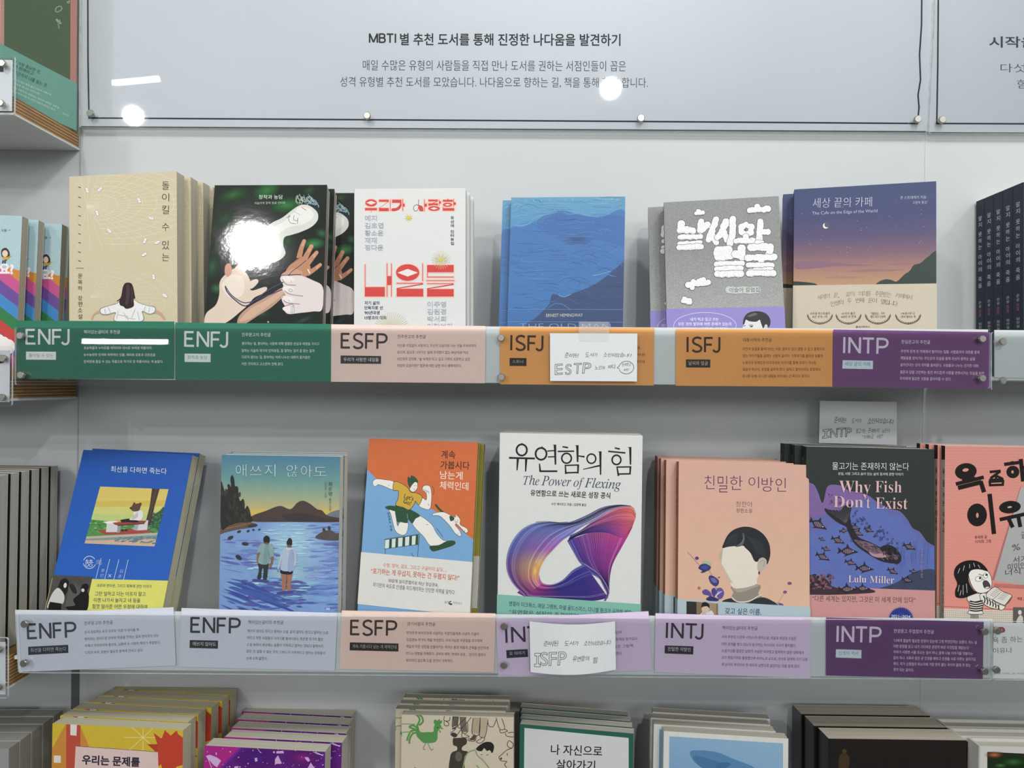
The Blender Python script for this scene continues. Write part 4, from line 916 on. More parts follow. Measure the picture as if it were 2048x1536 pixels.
a.S('#8fa894', 3, 490, 700, 494, 740)
fig(SKN, 3, 385, 448, 320, 432, 250, 425, 222, 440, 220, 470, 240, 485, 262, 470, 300, 480, 385, 510); a.L(OU, 2, 344, 468, 346, 485)
fig(SKN, 3, 605, 575, 640, 590, 640, 540, 612, 515, 615, 485, 640, 475, 670, 485, 682, 540, 680, 610, 668, 660, 630, 662, 580, 632)
for k in range(4): a.L(OU, 3, 618 + 12 * k, 505 + 4 * k, 626 + 12 * k, 525 + 4 * k)
a.S(OU, 3, 688, 480, 700, 510, 696, 550); a.L(OU, 3, 655, 620, 662, 635)
fig('#c9a028', 4, 388, 448, 440, 458, 490, 490, 520, 530, 560, 535, 606, 560, 600, 600, 580, 630, 555, 600, 545, 625, 505, 668, 460, 650, 400, 630, 418, 580, 420, 520, 380, 512)
a.T("Let's", 462, 575, 536, 598, 36, '#22301f', .012); a.T('Go!', 455, 612, 512, 636, 36, '#22301f', .012)
fig(SKN, 3, 515, 490, 530, 470, 555, 445, 570, 455, 572, 490, 558, 515, 535, 528, 510, 510); a.B('#1f4a2c', 492, 430, 500, 405, 515, 420, 520, 398, 545, 405, 570, 430, 575, 455, 550, 450, 525, 470, 515, 495, 498, 470)
for q in ((545, 480, 555, 476), (540, 505, 552, 508), (562, 478, 568, 482)): a.L(OU, 3, *q)
# cat
a.S('#1f4a2c', 16, 712, 625, 740, 660, 775, 690); fig(SKN, 3, 760, 685, 720, 690, 690, 700, 695, 712, 740, 715, 780, 745, 830, 800, 865, 850, 895, 875, 915, 870, 905, 835, 870, 790, 880, 780, 920, 820, 950, 850, 968, 840, 960, 815, 915, 790, 905, 775, 908, 745, 885, 715, 870, 725, 830, 710, 790, 690)
a.B('#1f4a2c', 825, 715, 860, 728, 855, 750, 830, 755); a.P(SKN, 872, 722, 876, 705, 890, 725)
for q in ((858, 755, 868, 750), (885, 748, 895, 752), (870, 762, 885, 760), (868, 770, 876, 764), (882, 772, 890, 764)): a.L(OU, 3, *q)
a.L(OU, 3, 720, 810, 772, 882); a.L(OU, 3, 890, 855, 885, 868); a.L(OU, 3, 945, 830, 938, 845)
# hurdle
a.P('#cfd8d8', 316, 905, 585, 865, 580, 940, 312, 975)
for x in (350, 400, 455, 508, 558): a.P('#1f4a2c', x, 905 - (x - 316) * .15, x + 20, 902 - (x - 316) * .15, x + 18, 972 - (x - 316) * .13, x - 4, 975 - (x - 316) * .13)
a.L(OU, 3, 316, 905, 585, 865, 580, 940, 312, 975, closed=True); a.L(OU, 3, 318, 975, 316, 1060); a.L(OU, 3, 582, 870, 572, 1060); a.L(OU, 3, 312, 905, 318, 898, 588, 860); a.L(OU, 3, 522, 1010, 560, 1060)
for t, x0, y0, x1, y1, c in (('계속', 758, 262, 868, 266, '#33170f'), ('가봅시다', 752, 345, 980, 352, '#33170f'), ('남는게', 748, 425, 925, 432, '#f0dccb'), ('체력인데', 745, 505, 970, 516, '#f0dccb')): a.T(t, x0, y0, x1, y1, 64, c, .004)
a.V_('정김경숙 지음', 342, 685, 835, 17, '#22364a', .006, 26)
a = b.band((722.5, 1104), (945, 1124), '#d6d4ce', '#cfcdc6', low=(( 716, 1208), (905, 1230)), mat=ink(.55, .02, 200)).z(690, 850, .25389)
OR = '#c55c30'
a.T('수영, 영어, 검도, 그리고 구글러의 삶도…', 297, 1120, 800, 1160, 34, OR, .006); a.T('“포기하는 게 무섭지, 못하는 건 두렵지 않다!”', 200, 1175, 900, 1232, 50, OR, .016)
a.T('50살에 실리콘밸리로 떠난 정김경숙,', 340, 1240, 735, 1280, 32, '#2c2a28', .006); a.T('자기만의 속도로 인생을 하드캐리하는 단단한 저력을 말하다', 218, 1275, 862, 1338, 36, '#2c2a28', .004)
a.T('웅진', 783, 1405, 818, 1408, 20, '#3a3838'); a.T('지식하우스', 850, 1410, 920, 1417, 20, '#3a3838'); a.S('#2c2a28', 7, 838, 1388, 822, 1395, 822, 1410, 840, 1412); a.P('#2c2a28', 820, 1405, 835, 1402, 848, 1412, 834, 1420)
b.finish()
b2 = Book('book', 'olive-covered book behind the orange hurdler book, a strip of it showing at the right', 'book', None, (744, 879.5), (968.5, 886.5), (721, 1222), (953, 1225), -.0925, ZS2, .0125, '#8a8426', '#7a7420', '#5a7a9a', page='#a39428', mat=ink(.4, .05, 90), lean=8.2, sl=.6, yaw=-4.1, sy=1, roll=1.4, sr=1)
b2.band((735, 1112), (955, 1112), '#b9b6ac', low=((728, 1216), (950, 1216))); b2.finish()

# white flexing book
b = Book('book', 'white book with a twisted purple and pink ribbon loop, front copy', 'book', 'white ribbon-loop books on the lower shelf',
         (998.8, 864.7), (1285, 872), (994.8, 1224.6), (1281, 1224.6), -.1045, ZS2, .0175, '#d9dad6', '#d6d6d2', '#c9cac8', page='#b9bbb4', mat=ink(.55, .02, 200))
a = b.front.z(970, 830, .26697); K = '#1b1b1b'
a.O_(K, 14, 275, 262, 39, 42); a.L(K, (16, 8), 272, 213, 284, 226); a.L(K, 14, 180, 321, 374, 326); a.L(K, (18, 9), 246, 326, 240, 415); a.L(K, (19, 9), 309, 326, 304, 424); a.P(K, 176, 318, 196, 312, 200, 330)
a.O_(K, 14, 420, 291, 41, 44); a.L(K, (15, 8), 424, 238, 434, 250); a.L(K, (19, 12), 524, 222, 528, 372); a.P(K, 505, 222, 534, 224, 530, 238); a.L(K, 9, 466, 270, 526, 266); a.L(K, 9, 470, 314, 528, 312); a.L(K, (9, 15), 408, 364, 414, 425); a.L(K, 13, 410, 421, 542, 421)
a.L(K, (10, 12), 580, 237, 622, 245); a.L(K, 11, 545, 273, 668, 271); a.O_(K, 12, 611, 324, 36, 37); a.L(K, (19, 12), 692, 226, 694, 352); a.P(K, 672, 228, 700, 228, 698, 242); a.L(K, (8, 13), 694, 306, 746, 313)
a.L(K, (9, 14), 601, 372, 606, 442); a.L(K, 10, 600, 378, 702, 374); a.L(K, (15, 11), 698, 372, 696, 438); a.L(K, 11, 604, 433, 700, 430)
a.O_(K, 11, 797, 327, 33, 35); a.L(K, (12, 7), 793, 289, 800, 298); a.L(K, (6, 13), 735, 407, 872, 376); a.L(K, (18, 10), 864, 272, 866, 448); a.P(K, 846, 273, 874, 273, 870, 288)
a.L(K, (10, 12), 972, 246, 1010, 255); a.L(K, 11, 923, 272, 1052, 284); a.O_(K, 12, 985, 336, 33, 35); a.L(K, (18, 11), 1088, 240, 1090, 372); a.P(K, 1068, 240, 1096, 240, 1093, 256)
a.L(K, (9, 14), 988, 386, 1000, 456); a.L(K, 10, 986, 390, 1096, 388); a.L(K, (15, 10), 1090, 384, 1086, 446); a.L(K, 11, 998, 442, 1092, 440)
a.T('𝑇ℎ𝑒', 285, 522, 405, 526, 72, '#45485e', 0, .04); a.T('𝑃𝑜𝑤𝑒𝑟', 422, 527, 642, 535, 72, '#45485e', 0, .04); a.T('𝑜𝑓', 660, 557, 735, 561, 92, '#45485e', 0, .04); a.T('𝐹𝑙𝑒𝑥𝑖𝑛𝑔', 742, 564, 1013, 576, 96, '#45485e', 0, .04)
a.T('유연함으로 쓰는 새로운 성장 공식', 340, 606, 938, 628, 48, '#262626', .016); a.T('수잔 애쉬포드 지음 | 김정혜 옮김', 497, 679, 757, 687, 24, '#3a3a3a', .008)
# the ribbon loop, swept as bands of lines between two edges
def sweep(E0, E1, stops, n=26, line=None, lw=2):
    A = np.array(smooth(pairs(E0), False, 8)); B = np.array(smooth(pairs(E1), False, 8)); m = 49
    rs = lambda Z: np.stack([np.interp(np.linspace(0, 1, m), np.linspace(0, 1, len(Z)), Z[:, j]) for j in (0, 1)], 1)
    A = rs(A); B = rs(B)
    def cc(u, v):
        v = min(max(v, 0), 1)
        c0, c1 = [], []
        for st in (stops,):
            for (t0, ca, cb), (t1, da, db) in zip(st[:-1], st[1:]):
                if t0 <= u <= t1 + 1e-9:
                    q = (u - t0) / (t1 - t0); ia, ib = np.array(lin(ca)) * (1 - q) + np.array(lin(da)) * q, np.array(lin(cb)) * (1 - q) + np.array(lin(db)) * q
                    return tuple(ia * (1 - v) + ib * v)
    V = []; C = []; T = []; N = 7
    for i in range(m):
        for k in range(N):
            v = k / (N - 1); V.append(tuple(A[i] * (1 - v) + B[i] * v)); C.append(cc(i / (m - 1), v))
    for i in range(m - 1):
        for k in range(N - 1): p = i * N + k; T += [(p, p + 1, p + N + 1), (p, p + N + 1, p + N)]
    a.emit(V, T, C); rr = random.Random(7); a.hold = False
    for k in range(n):
        v = (k + .5) / n; al, c = (rr.choice((('60', '#1a1a4a'), ('50', '#c8c8ee'), ('60', '#15153c'))) if line is None else line)
        pts = [tuple(A[i] * (1 - v) + B[i] * v) for i in range(m)]; V2, T2 = a.strip(pts, lw * rr.uniform(.6, 2.2)); a.emit(V2, T2, lin(c + al)); a.hold = True
    a.hold = False
# inner right wall
sweep((615, 940, 660, 1020, 710, 1105, 790, 1180, 870, 1240, 932, 1330), (1132, 760, 1090, 870, 1030, 980, 960, 1110, 935, 1220, 930, 1340),
      ((0, '#3a3a9c', '#e05a50'), (.3, '#34348c', '#c83a94'), (.6, '#3c2a84', '#a83a90'), (1, '#3a2c80', '#6a3088')), 30)
sweep((640, 900, 720, 860, 800, 800, 900, 740, 1000, 690, 1060, 676, 1110, 690, 1132, 740), (620, 945, 700, 905, 800, 880, 900, 880, 970, 900, 1020, 920, 1060, 900, 1100, 850), ((0, '#5a5aa8', '#34349a'), (.4, '#c0567c', '#3a3490'), (.75, '#e06a50', '#b83a90'), (1, '#e88a50', '#d84a70')), 22)
# foot
sweep((405, 1195, 430, 1255, 500, 1268, 580, 1235, 660, 1160, 745, 1115), (240, 1330, 330, 1368, 480, 1372, 640, 1380, 800, 1392, 925, 1370), ((0, '#d0508c', '#8a3090'), (.25, '#c03c90', '#7a3090'), (.5, '#3a3a94', '#4a2c86'), (.8, '#33338c', '#3a2a80'), (1, '#3a3a98', '#5a2c80')), 30)
sweep((715, 1105, 760, 1120, 840, 1180, 900, 1250, 930, 1330, 905, 1392), (745, 1118, 800, 1190, 850, 1215, 890, 1290, 912, 1340, 890, 1392), ((0, '#6a6ac0', '#3a3a98'), (.5, '#5a3a98', '#4a3090'), (1, '#9a4090', '#7a3a94')), 8)
# outer left arch up to the right tip
sweep((300, 1355, 215, 1270, 168, 1180, 160, 1080, 190, 970, 260, 870, 350, 815, 460, 800, 560, 806, 640, 800, 760, 750, 880, 690, 1000, 672, 1090, 680), (420, 1270, 400, 1230, 412, 1160, 450, 1080, 510, 1010, 580, 940, 640, 900, 690, 862, 740, 830, 800, 800, 860, 765, 920, 725, 1010, 690, 1095, 684),
      ((0, '#6a2a8a', '#e0609a'), (.12, '#5a2c8c', '#f0a860'), (.2, '#5a3490', '#e8c060'), (.3, '#5468b0', '#b060b0'), (.45, '#6a80c0', '#7a7ac8'), (.6, '#4c5294', '#8c90cc'), (.75, '#8898b8', '#a8a4d0'), (.9, '#a894b8', '#a070b0'), (1, '#b8406c', '#d05a70')), 40)
a.E('#f0d060ff', 375, 1170, 32, 75, 8, 24, '#f0a06000'); a.S('#2a2a5c', 3, 380, 802, 460, 797, 560, 805, 620, 800)
a = b.band((995.5, 1188.5), (1281, 1208), '#7fb9a8', '#76ae9e', mat=ink(.5, .02, 200)).z(970, 830, .26697)
a.T('앤절라 더크워스, 애덤 그랜트, 마셜 골드스미스, 다니엘 핑크가 극찬한 역작', 178, 1432, 1095, 1500, 38, '#26445c', .012); a.T('“유연함은 성장의 조건이다”', 180, 1490, 700, 1520, 34, '#26445c', .01)
b.finish()
for k, t in enumerate(('white ribbon-loop book directly behind the front copy, its grey page tops showing', 'third white ribbon-loop book, two behind the front copy')): b.copy(t, .0008 + .002 * k, 1.02 * (k + 1))
# pink novel with the faceless woman
b = Book('book', 'salmon pink novel with a faceless dark-haired woman and blue petals, front copy', 'book', 'pink faceless-woman novels on the lower shelf',
         (1356.2, 922), (1618.2, 931), (1356.9, 1226.7), (1619, 1233), -.111, ZS2, .0145, '#d3a78e', '#a26a55', '#c99a82', page='#c9c3b0', mat=ink(.6, .025, 90), lean=1, sl=3)
a = b.front.z(1280, 870, .25388); a.fill((0, '#cfa291'), (.5, '#d6aa90'), (1, '#dbb293'))
PU = '#6a2a5c'
for ch, x0, x1, y1, h in (('친', 508, 588, 426, 108), ('밀', 612, 690, 452, 130), ('한', 708, 808, 432, 110), ('이', 855, 938, 418, 90), ('방', 958, 1050, 446, 112), ('인', 1068, 1150, 446, 108)): a.T(ch, x0, y1, x1, y1, h, PU, -.008)
a.T('정한아', 755, 566, 886, 568, 44, '#4a3a44', -.008); a.T('장편소설', 757, 612, 882, 614, 34, '#4a3a44', .002)
a.B('#2a2d32', 650, 1316, 720, 1285, 800, 1310, 880, 1295, 960, 1278, 1030, 1300, 1080, 1345, 860, 1335); a.B('#8d8378', 728, 1190, 940, 1180, 930, 1250, 960, 1270, 890, 1312, 800, 1322, 720, 1290, 735, 1240); a.B('#a59a8c', 730, 1190, 930, 1180, 880, 1210, 780, 1240)
a.B('#2a2d32', 890, 1300, 960, 1280, 1030, 1300, 1085, 1348, 870, 1335); a.S('#e8e2d4', 6, 722, 1275, 760, 1310, 820, 1315, 880, 1300, 930, 1270, 960, 1260)
a.B('#e0d8c8', 655, 890, 720, 870, 810, 868, 870, 900, 930, 990, 935, 1080, 920, 1130, 905, 1180, 750, 1208, 700, 1140, 668, 1060, 640, 1010); a.P('#dcd3c2', 655, 892, 640, 1010, 668, 1062, 752, 1208, 905, 1180, 940, 1090, 900, 980, 810, 870, 680, 875)
a.P('#b9a894', 655, 895, 618, 940, 640, 1005); a.P('#c4b49e', 640, 1012, 668, 1062, 735, 1170, 700, 1160, 672, 1100); a.L('#cbbfae', 3, 655, 895, 640, 1010, 752, 1206)
a.B('#b9ada0', 930, 990, 960, 965, 990, 970, 998, 1005, 985, 1050, 950, 1072, 925, 1060); a.S('#94887c', 4, 945, 1000, 970, 985, 982, 1010, 965, 1040); a.E('#3a3336', 938, 1086, 7, 14)
a.B('#23262b', 650, 890, 660, 850, 690, 790, 740, 745, 820, 722, 900, 735, 970, 780, 1015, 850, 1027, 930, 1015, 990, 1000, 1020, 996, 985, 970, 965, 940, 975, 925, 998, 900, 990, 870, 930, 830, 890, 805, 872, 700, 880)
a.B('#565a5e', 800, 770, 815, 800, 825, 820, 805, 870, 750, 880, 790, 850, 812, 820); a.S('#6a6e72', 5, 812, 770, 820, 800, 808, 830, 790, 870)
for k in range(9): a.S('#3a3e44', 3, 835 + 14 * k, 790 + 6 * k, 880 + 12 * k, 850 + 6 * k, 920 + 9 * k, 930 + 4 * k); a.S('#3a3e44', 3, 700 + 8 * k, 800 - 4 * k, 680 + 10 * k, 850, 670 + 12 * k, 876)
a.L('#9a7468', 4, 375, 922, 420, 970, 470, 1030); a.E('#4a3a7c', 448, 970, 15, 13)
a.B('#9fb08c', 490, 1000, 520, 990, 560, 1010, 555, 1040, 520, 1030); a.B('#2c356c', 460, 1050, 480, 1020, 520, 1015, 558, 1040, 545, 1065, 525, 1072, 500, 1085, 475, 1082, 490, 1070); a.B('#3d4890', 480, 1045, 510, 1025, 540, 1042, 515, 1060)
a.B('#3a3a78', 540, 1120, 560, 1105, 600, 1125, 622, 1150, 615, 1180, 590, 1192, 555, 1165); a.B('#6468a8', 555, 1130, 590, 1130, 605, 1160, 575, 1160); a.E('#8a5a44', 622, 1122, 10, 6, -20); a.L('#8a7468', 3, 540, 1060, 570, 1110); a.L('#8a7468', 3, 590, 1190, 605, 1210)
a.B('#5a4a90', 490, 1230, 520, 1215, 555, 1240, 565, 1275, 530, 1262, 500, 1255); a.B('#443c88', 565, 1215, 590, 1205, 600, 1240, 585, 1275, 565, 1250); a.B('#5c4e98', 605, 1210, 640, 1205, 662, 1240, 650, 1280, 620, 1292, 600, 1250); a.B('#2c2c66', 520, 1290, 560, 1270, 620, 1295, 600, 1310, 540, 1305); a.E('#a86a50', 465, 1205, 12)
for k in range(3): a.L('#e8e4f0', 3, 600 - 4 * k, 1270, 618 + 14 * k, 1230)
a.E('#7a4a80', 1178, 1168, 17, 12); a.E('#6a4a88', 1142, 1237, 15, 12); a.L('#b9906c', 3, 1080, 1330, 1140, 1240); a.E('#5a4a88', 1110, 1335, 22, 10, 20); a.E('#a8985c', 1085, 1325, 14, 6, -20)
a.E('#5a4a48', 330, 400, 1)
s = b.spine.z(1280, 870, .25388); s.V_('친밀한 이방인', 288, 330, 640, 12, '#5a2c3c')
a = b.band((1355, 1198), (1619, 1214), '#a9bcc2', '#93a6ac', mat=ink(.45, .02, 200)).z(1280, 870, .25388)
a.P('#2e2a26', 366, 1310, 445, 1314, 445, 1440, 366, 1440); a.P('#806a50', 445, 1314, 615, 1328, 615, 1440, 445, 1440); a.P('#9c8464', 540, 1322, 600, 1327, 600, 1440, 540, 1440)
a.B('#c9b4a0', 490, 1345, 540, 1340, 545, 1385, 520, 1405, 490, 1390); a.B('#1c1a1c', 482, 1360, 490, 1325, 515, 1315, 545, 1335, 545, 1365, 530, 1350, 500, 1352); a.B('#cfd2da', 478, 1440, 485, 1400, 530, 1400, 560, 1382, 585, 1415, 585, 1440); a.B('#c9b09c', 488, 1395, 515, 1385, 520, 1425, 495, 1430)
a.T('갖고 싶은 이름,', 668, 1412, 955, 1422, 52, '#2c4a74', .012)
b.finish(); PK = b
for k, t in enumerate(('pink novel directly behind the front faceless-woman copy', 'third pink novel from the front in the faceless-woman stack', 'fourth pink novel from the front in the faceless-woman stack', 'rearmost pink novel, its pink cover top showing highest in the faceless-woman stack')):
    b.copy(t, (-.010, -.0125, -.013, -.011)[k], 1.03 * (k + 1))

# fish book
b = Book('book', 'dark green and violet book with a diving mermaid among fish, pink band, front copy', 'book', 'mermaid and fish books on the lower shelf',
         (1611, 891.9), (1869.4, 899.4), (1612.5, 1233), (1868, 1236.9), -.108, ZS2, .0165, '#333a38', '#15181c', '#202526', page='#c3c3bb', mat=ink(.6, .05, 130), lean=1, sl=3)
a = b.front.z(1550, 780, .3125); a.fill((0, '#2b3230'), (1, '#2c3330')); DK = '#25232a'
a.B('#7a5f98', 150, 560, 215, 590, 250, 605, 275, 650, 300, 718, 312, 700, 330, 625, 360, 605, 420, 610, 470, 640, 540, 655, 600, 675, 660, 720, 740, 760, 800, 775, 850, 830, 880, 880, 930, 910, 975, 970, 1030, 1000, 1100, 1010, 1100, 1350, 150, 1350)
a.B('#6065a4', 150, 840, 230, 830, 300, 800, 400, 770, 500, 720, 600, 690, 660, 725, 740, 765, 800, 780, 850, 835, 880, 885, 930, 915, 975, 975, 1030, 1003, 1100, 1010, 1100, 1350, 150, 1350)
a.B('#5a6cb0', 150, 960, 300, 900, 450, 800, 560, 740, 660, 745, 740, 790, 800, 810, 850, 870, 900, 930, 975, 1000, 1100, 1050, 1100, 1350, 150, 1350)
a.S('#2a2a34', 3, 215, 590, 250, 605, 275, 650, 300, 718, 312, 700, 330, 625, 360, 605, 420, 610, 470, 640, 540, 655, 600, 675, 660, 720, 740, 760, 800, 775, 850, 830, 880, 880, 930, 910, 975, 970, 1030, 1000)
rnd = random.Random(21); a.hold = True
for i in range(46): x = rnd.uniform(770, 1010); a.L('#4d5a96', 2, x, rnd.uniform(960, 1040), x + rnd.uniform(-12, 12), rnd.uniform(1080, 1180))
a.hold = False
a.B('#39425c', 880, 1170, 950, 1150, 1030, 1160, 1100, 1300, 600, 1300, 760, 1240)
def fish(cx, cy, s_, ang, fl=1):
    c, sn = math.cos(math.radians(ang)), math.sin(math.radians(ang)); m = lambda *q: [v for (x, y) in pairs(q) for v in (cx + s_ * (x * c * fl - y * sn), cy + s_ * (x * sn * fl + y * c))]
    a.P(DK, *m(-.2, -.25, -.05, -.75, .15, -.3)); a.P(DK, *m(-.1, .2, -.35, .55, .2, .3)); a.P(DK, *m(-.45, 0, -.95, -.35, -.85, 0, -.98, .3))
    a.B(DK, *m(-.6, 0, -.3, -.3, .1, -.35, .5, -.15, .98, .05, .5, .2, .1, .35, -.3, .28))
    a.B('#8a6f80', *m(-.42, -.02, -.2, -.2, .1, -.22, .45, -.06, .4, .1, .05, .22, -.25, .18)); a.hold = True
    for k in range(5): a.L(DK, .06 * s_, *m(-.3 + .16 * k, -.26, -.24 + .16 * k, .26))
    a.E('#e0c8c4', *m(.52, -.02), .05 * s_); a.hold = False
for q in ((275, 860, 68, 28), (402, 962, 50, 22), (465, 1032, 68, 2), (305, 1068, 52, 24), (483, 1105, 42, 15), (572, 1142, 62, 4), (600, 895, 36, 18), (300, 955, 24, 20), (325, 1018, 32, 15), (510, 880, 40, 8), (530, 915, 40, 22), (440, 900, 32, -10), (858, 1003, 46, 20), (752, 1160, 40, 25), (885, 1160, 28, 5), (845, 1216, 40, 15)): fish(*q)
a.B('#3a2c34', 150, 1165, 215, 1180, 250, 1190, 300, 1195, 350, 1230, 385, 1262, 600, 1272, 600, 1300, 150, 1300); a.hold = True
for i in range(90): a.E(rnd.choice(('#7a4a58', '#8f5a68', '#241f28', '#5a3a48')), rnd.uniform(160, 370), rnd.uniform(1180, 1270), rnd.uniform(5, 14), rnd.uniform(4, 9), rnd.uniform(-40, 40), 8)
a.hold = False; fish(460, 1275, 60, 0); fish(560, 1270, 50, 0)
# mermaid: tail fin, body, arms over the head, hair
a.B(DK, 318, 758, 345, 765, 390, 770, 420, 770, 440, 745, 470, 732, 490, 735, 485, 770, 478, 810, 486, 850, 470, 880, 445, 868, 400, 845, 355, 810, 325, 780); a.hold = True
for k in range(9): a.S('#5a5560', 2.5, 455, 855, 410 - 6 * k + 14 * k, 820 - 4 * k, 340 + 17 * k, 772 - 3.5 * k)
a.hold = False
a.B(DK, 450, 850, 485, 850, 505, 905, 540, 945, 600, 970, 660, 1000, 720, 1030, 790, 1060, 800, 1090, 770, 1108, 700, 1100, 650, 1080, 600, 1050, 540, 1010, 500, 970, 475, 920)
a.B('#7d6470', 505, 960, 560, 965, 630, 990, 690, 1030, 740, 1060, 740, 1085, 680, 1075, 620, 1045, 560, 1010); a.hold = True
for i in range(70):
    t = rnd.random(); x = 500 + 160 * t + rnd.uniform(-14, 14); y = 950 + 70 * t + rnd.uniform(-18, 22); a.O_('#2a2630', 2, x, y, 8, 8, 0, 8, 20, 200)
a.hold = False
a.B('#a88a8c', 600, 1035, 640, 1050, 690, 1045, 740, 1062, 700, 1070, 660, 1072, 620, 1060); a.B(DK, 670, 1010, 720, 990, 770, 1010, 805, 1060, 800, 1100, 770, 1112, 740, 1080, 700, 1050); a.hold = True
for i in range(40): a.E(rnd.choice(('#4a3a44', '#6a5060', '#18161c')), rnd.uniform(690, 795), rnd.uniform(1010, 1085), rnd.uniform(5, 14), rnd.uniform(3, 8), rnd.uniform(0, 90), 8)
for i in range(60): t = rnd.random(); a.O_('#2c3050', 2, 500 + 270 * t + rnd.uniform(-40, 30), 800 + 190 * t + rnd.uniform(-40, 40), rnd.uniform(3, 7), None, 0, 8)
for i in range(12): a.E('#6a3c6c', rnd.uniform(330, 430), 660 + rnd.uniform(0, 70), rnd.uniform(3, 8), None, 0, 8)
a.hold = False
PKT = '#d6b0b0'
a.T('물고기는 존재하지 않는다', 365, 510, 855, 514, 48, '#d4dad5', -.003); a.T('상실, 사랑 그리고 숨어 있는 삶의 질서에 관한 이야기', 402, 545, 818, 550, 20, '#c9cfca', .008)
for t, x0, x1, y, h in (('𝐖𝐡𝐲', 408, 610, 678, 98), ('𝐅𝐢𝐬𝐡', 640, 808, 655, 74), ('𝐃𝐨𝐧', 372, 562, 750, 72), ('’', 568, 580, 700, 26), ('𝐭', 584, 606, 756, 66), ('𝐄𝐱𝐢𝐬𝐭', 642, 846, 760, 74)): a.T(t, x0, y, x1, y + (x1 - x0) * .012, h, PKT, -.009)
a.T('𝐋𝐮𝐥𝐮', 468, 1230, 582, 1232, 44, '#e0c4c4', -.009); a.T('𝐌𝐢𝐥𝐥𝐞𝐫', 604, 1234, 760, 1238, 46, '#e0c4c4', -.009)
a.R('룰루 밀러 지음 | 정지인 옮김', 936, 1012, 1200, 15, '#a88ab0')
s = b.spine.z(1550, 780, .3125); s.V_('물고기는', 178, 425, 520, 13, '#5a6068')
a = b.band((1613, 1172), (1868, 1181), '#c78f8c', '#8c5f5e', mat=ink(.55, .02, 150)).z(1550, 780, .3125)
a.T('“다른 세계는 있지만, 그것은 이 세계 안에 있다”', 238, 1354, 898, 1366, 40, '#4a3236', .002)
a.star('#2c3c8c', 806, 1470, 74, 84, 40); a.E('#3048a4ff', 806, 1440, 60, 50, 0, 24, '#2c3c8c00'); a.T('2021~2024', 744, 1456, 866, 1460, 18, '#d8dce8', .008)
for k in range(14): a.L('#4a3a3a', 2, 252 + 4 * k, 1452, 252 + 4 * k, 1462)
b.finish()
for k, t in enumerate(('mermaid book directly behind the front one, its black spine showing', 'rearmost mermaid book, black spine leftmost of that stack')): b.copy(t, -.0050 - .0046 * k, 1.05 * (k + 1))

# coral book with the shouting girl
b = Book('book', 'coral book with thick black Korean lettering and a shouting girl reading, front copy', 'book', 'coral shouting-girl books on the lower shelf',
         (1890.7, 891.8), (2190, 897), (1887.3, 1236.4), (2190, 1242), -.1095, ZS2, .0080, '#d98d7e', '#a99f96', '#c98474', page='#bfb8ac', mat=ink(.6, .05, 1400), lean=2)
a = b.front.z(1780, 860, .26045); a.fill((0, '#cf877c'), (.3, '#da8c7e'), (1, '#e0897a')); a.hold = 'flat'; a.k += 1
for i in range(46):
    for j in range(60): a.E('#dfa294', 430 + 17 * i + (8 if j % 2 else 0), 130 + 22 * j, 3.2, None, 0, 5)
a.hold = False
a.P('#a8aaa6', 1100, 360, 1000, 460, 780, 1150, 1200, 1225, 1300, 1230, 1300, 300); a.P('#b06a64', 1010, 420, 995, 450, 780, 1150, 800, 1155)
a.P('#d9cdbd', 400, 1370, 1300, 1400, 1300, 1600, 400, 1600)
for k in range(45): a.L('#8f8378', 2, 410 + 16 * k, 1372 + .5 * k, 406 + 16 * k, 1600); a.hold = True
for k in range(12): a.L('#8f8378', 2, 400, 1386 + 16 * k, 1300, 1410 + 16 * k)
a.hold = False; a.L('#a84a40', 4, 400, 1352, 720, 1372, 1300, 1386)
BK = '#17110f'
a.E(BK, 582, 318, 84, 64, -6); a.E('#d98d80', 580, 307, 24, 13, -10); a.L(BK, 28, 505, 415, 720, 362); a.L(BK, 26, 565, 378, 568, 402); a.L(BK, 26, 640, 360, 644, 390); a.L(BK, 34, 522, 445, 702, 400); a.L(BK, 34, 695, 392, 722, 478)
a.L(BK, 20, 765, 322, 850, 314); a.L(BK, 20, 845, 318, 770, 372); a.L(BK, 18, 800, 345, 862, 372); a.L(BK, 18, 760, 384, 872, 376); a.L(BK, 16, 812, 350, 814, 380); a.L(BK, 18, 765, 398, 868, 392, 866, 420, 768, 424, closed=True)
a.L(BK, 26, 935, 240, 940, 265); a.L(BK, 26, 876, 264, 1000, 248); a.E(BK, 943, 322, 50, 48); a.E('#d98d80', 940, 322, 9, 12); a.L(BK, 32, 1003, 222, 1022, 395); a.L(BK, 24, 1012, 290, 1070, 280)
a.E(BK, 668, 652, 76, 88); a.E('#d98d80', 670, 655, 10, 20); a.L(BK, 34, 764, 490, 798, 798); a.E(BK, 920, 592, 84, 48, -6); a.E('#a8aaa6', 918, 592, 18, 7, -8); a.L(BK, 28, 842, 688, 1060, 640); a.L(BK, 30, 910, 680, 942, 748); a.L(BK, 30, 985, 665, 1000, 745)
a.E(BK, 1120, 640, 60, 40)
a.T('류재향 글', 650, 838, 745, 832, 26, '#4a2826'); a.T('이덕화 그림', 655, 872, 776, 864, 26, '#4a2826')
for t, x0, y0, x1, y1 in (('글', 1010, 835, 1050, 825), ('%', 940, 930, 1000, 918), ('서기', 945, 1022, 1050, 1010), ('미미안', 905, 1078, 1045, 1060), ('너식', 885, 1120, 1000, 1105)): a.T(t, x0, y0, x1, y1, 48, '#2c2a28', -.006, .1)
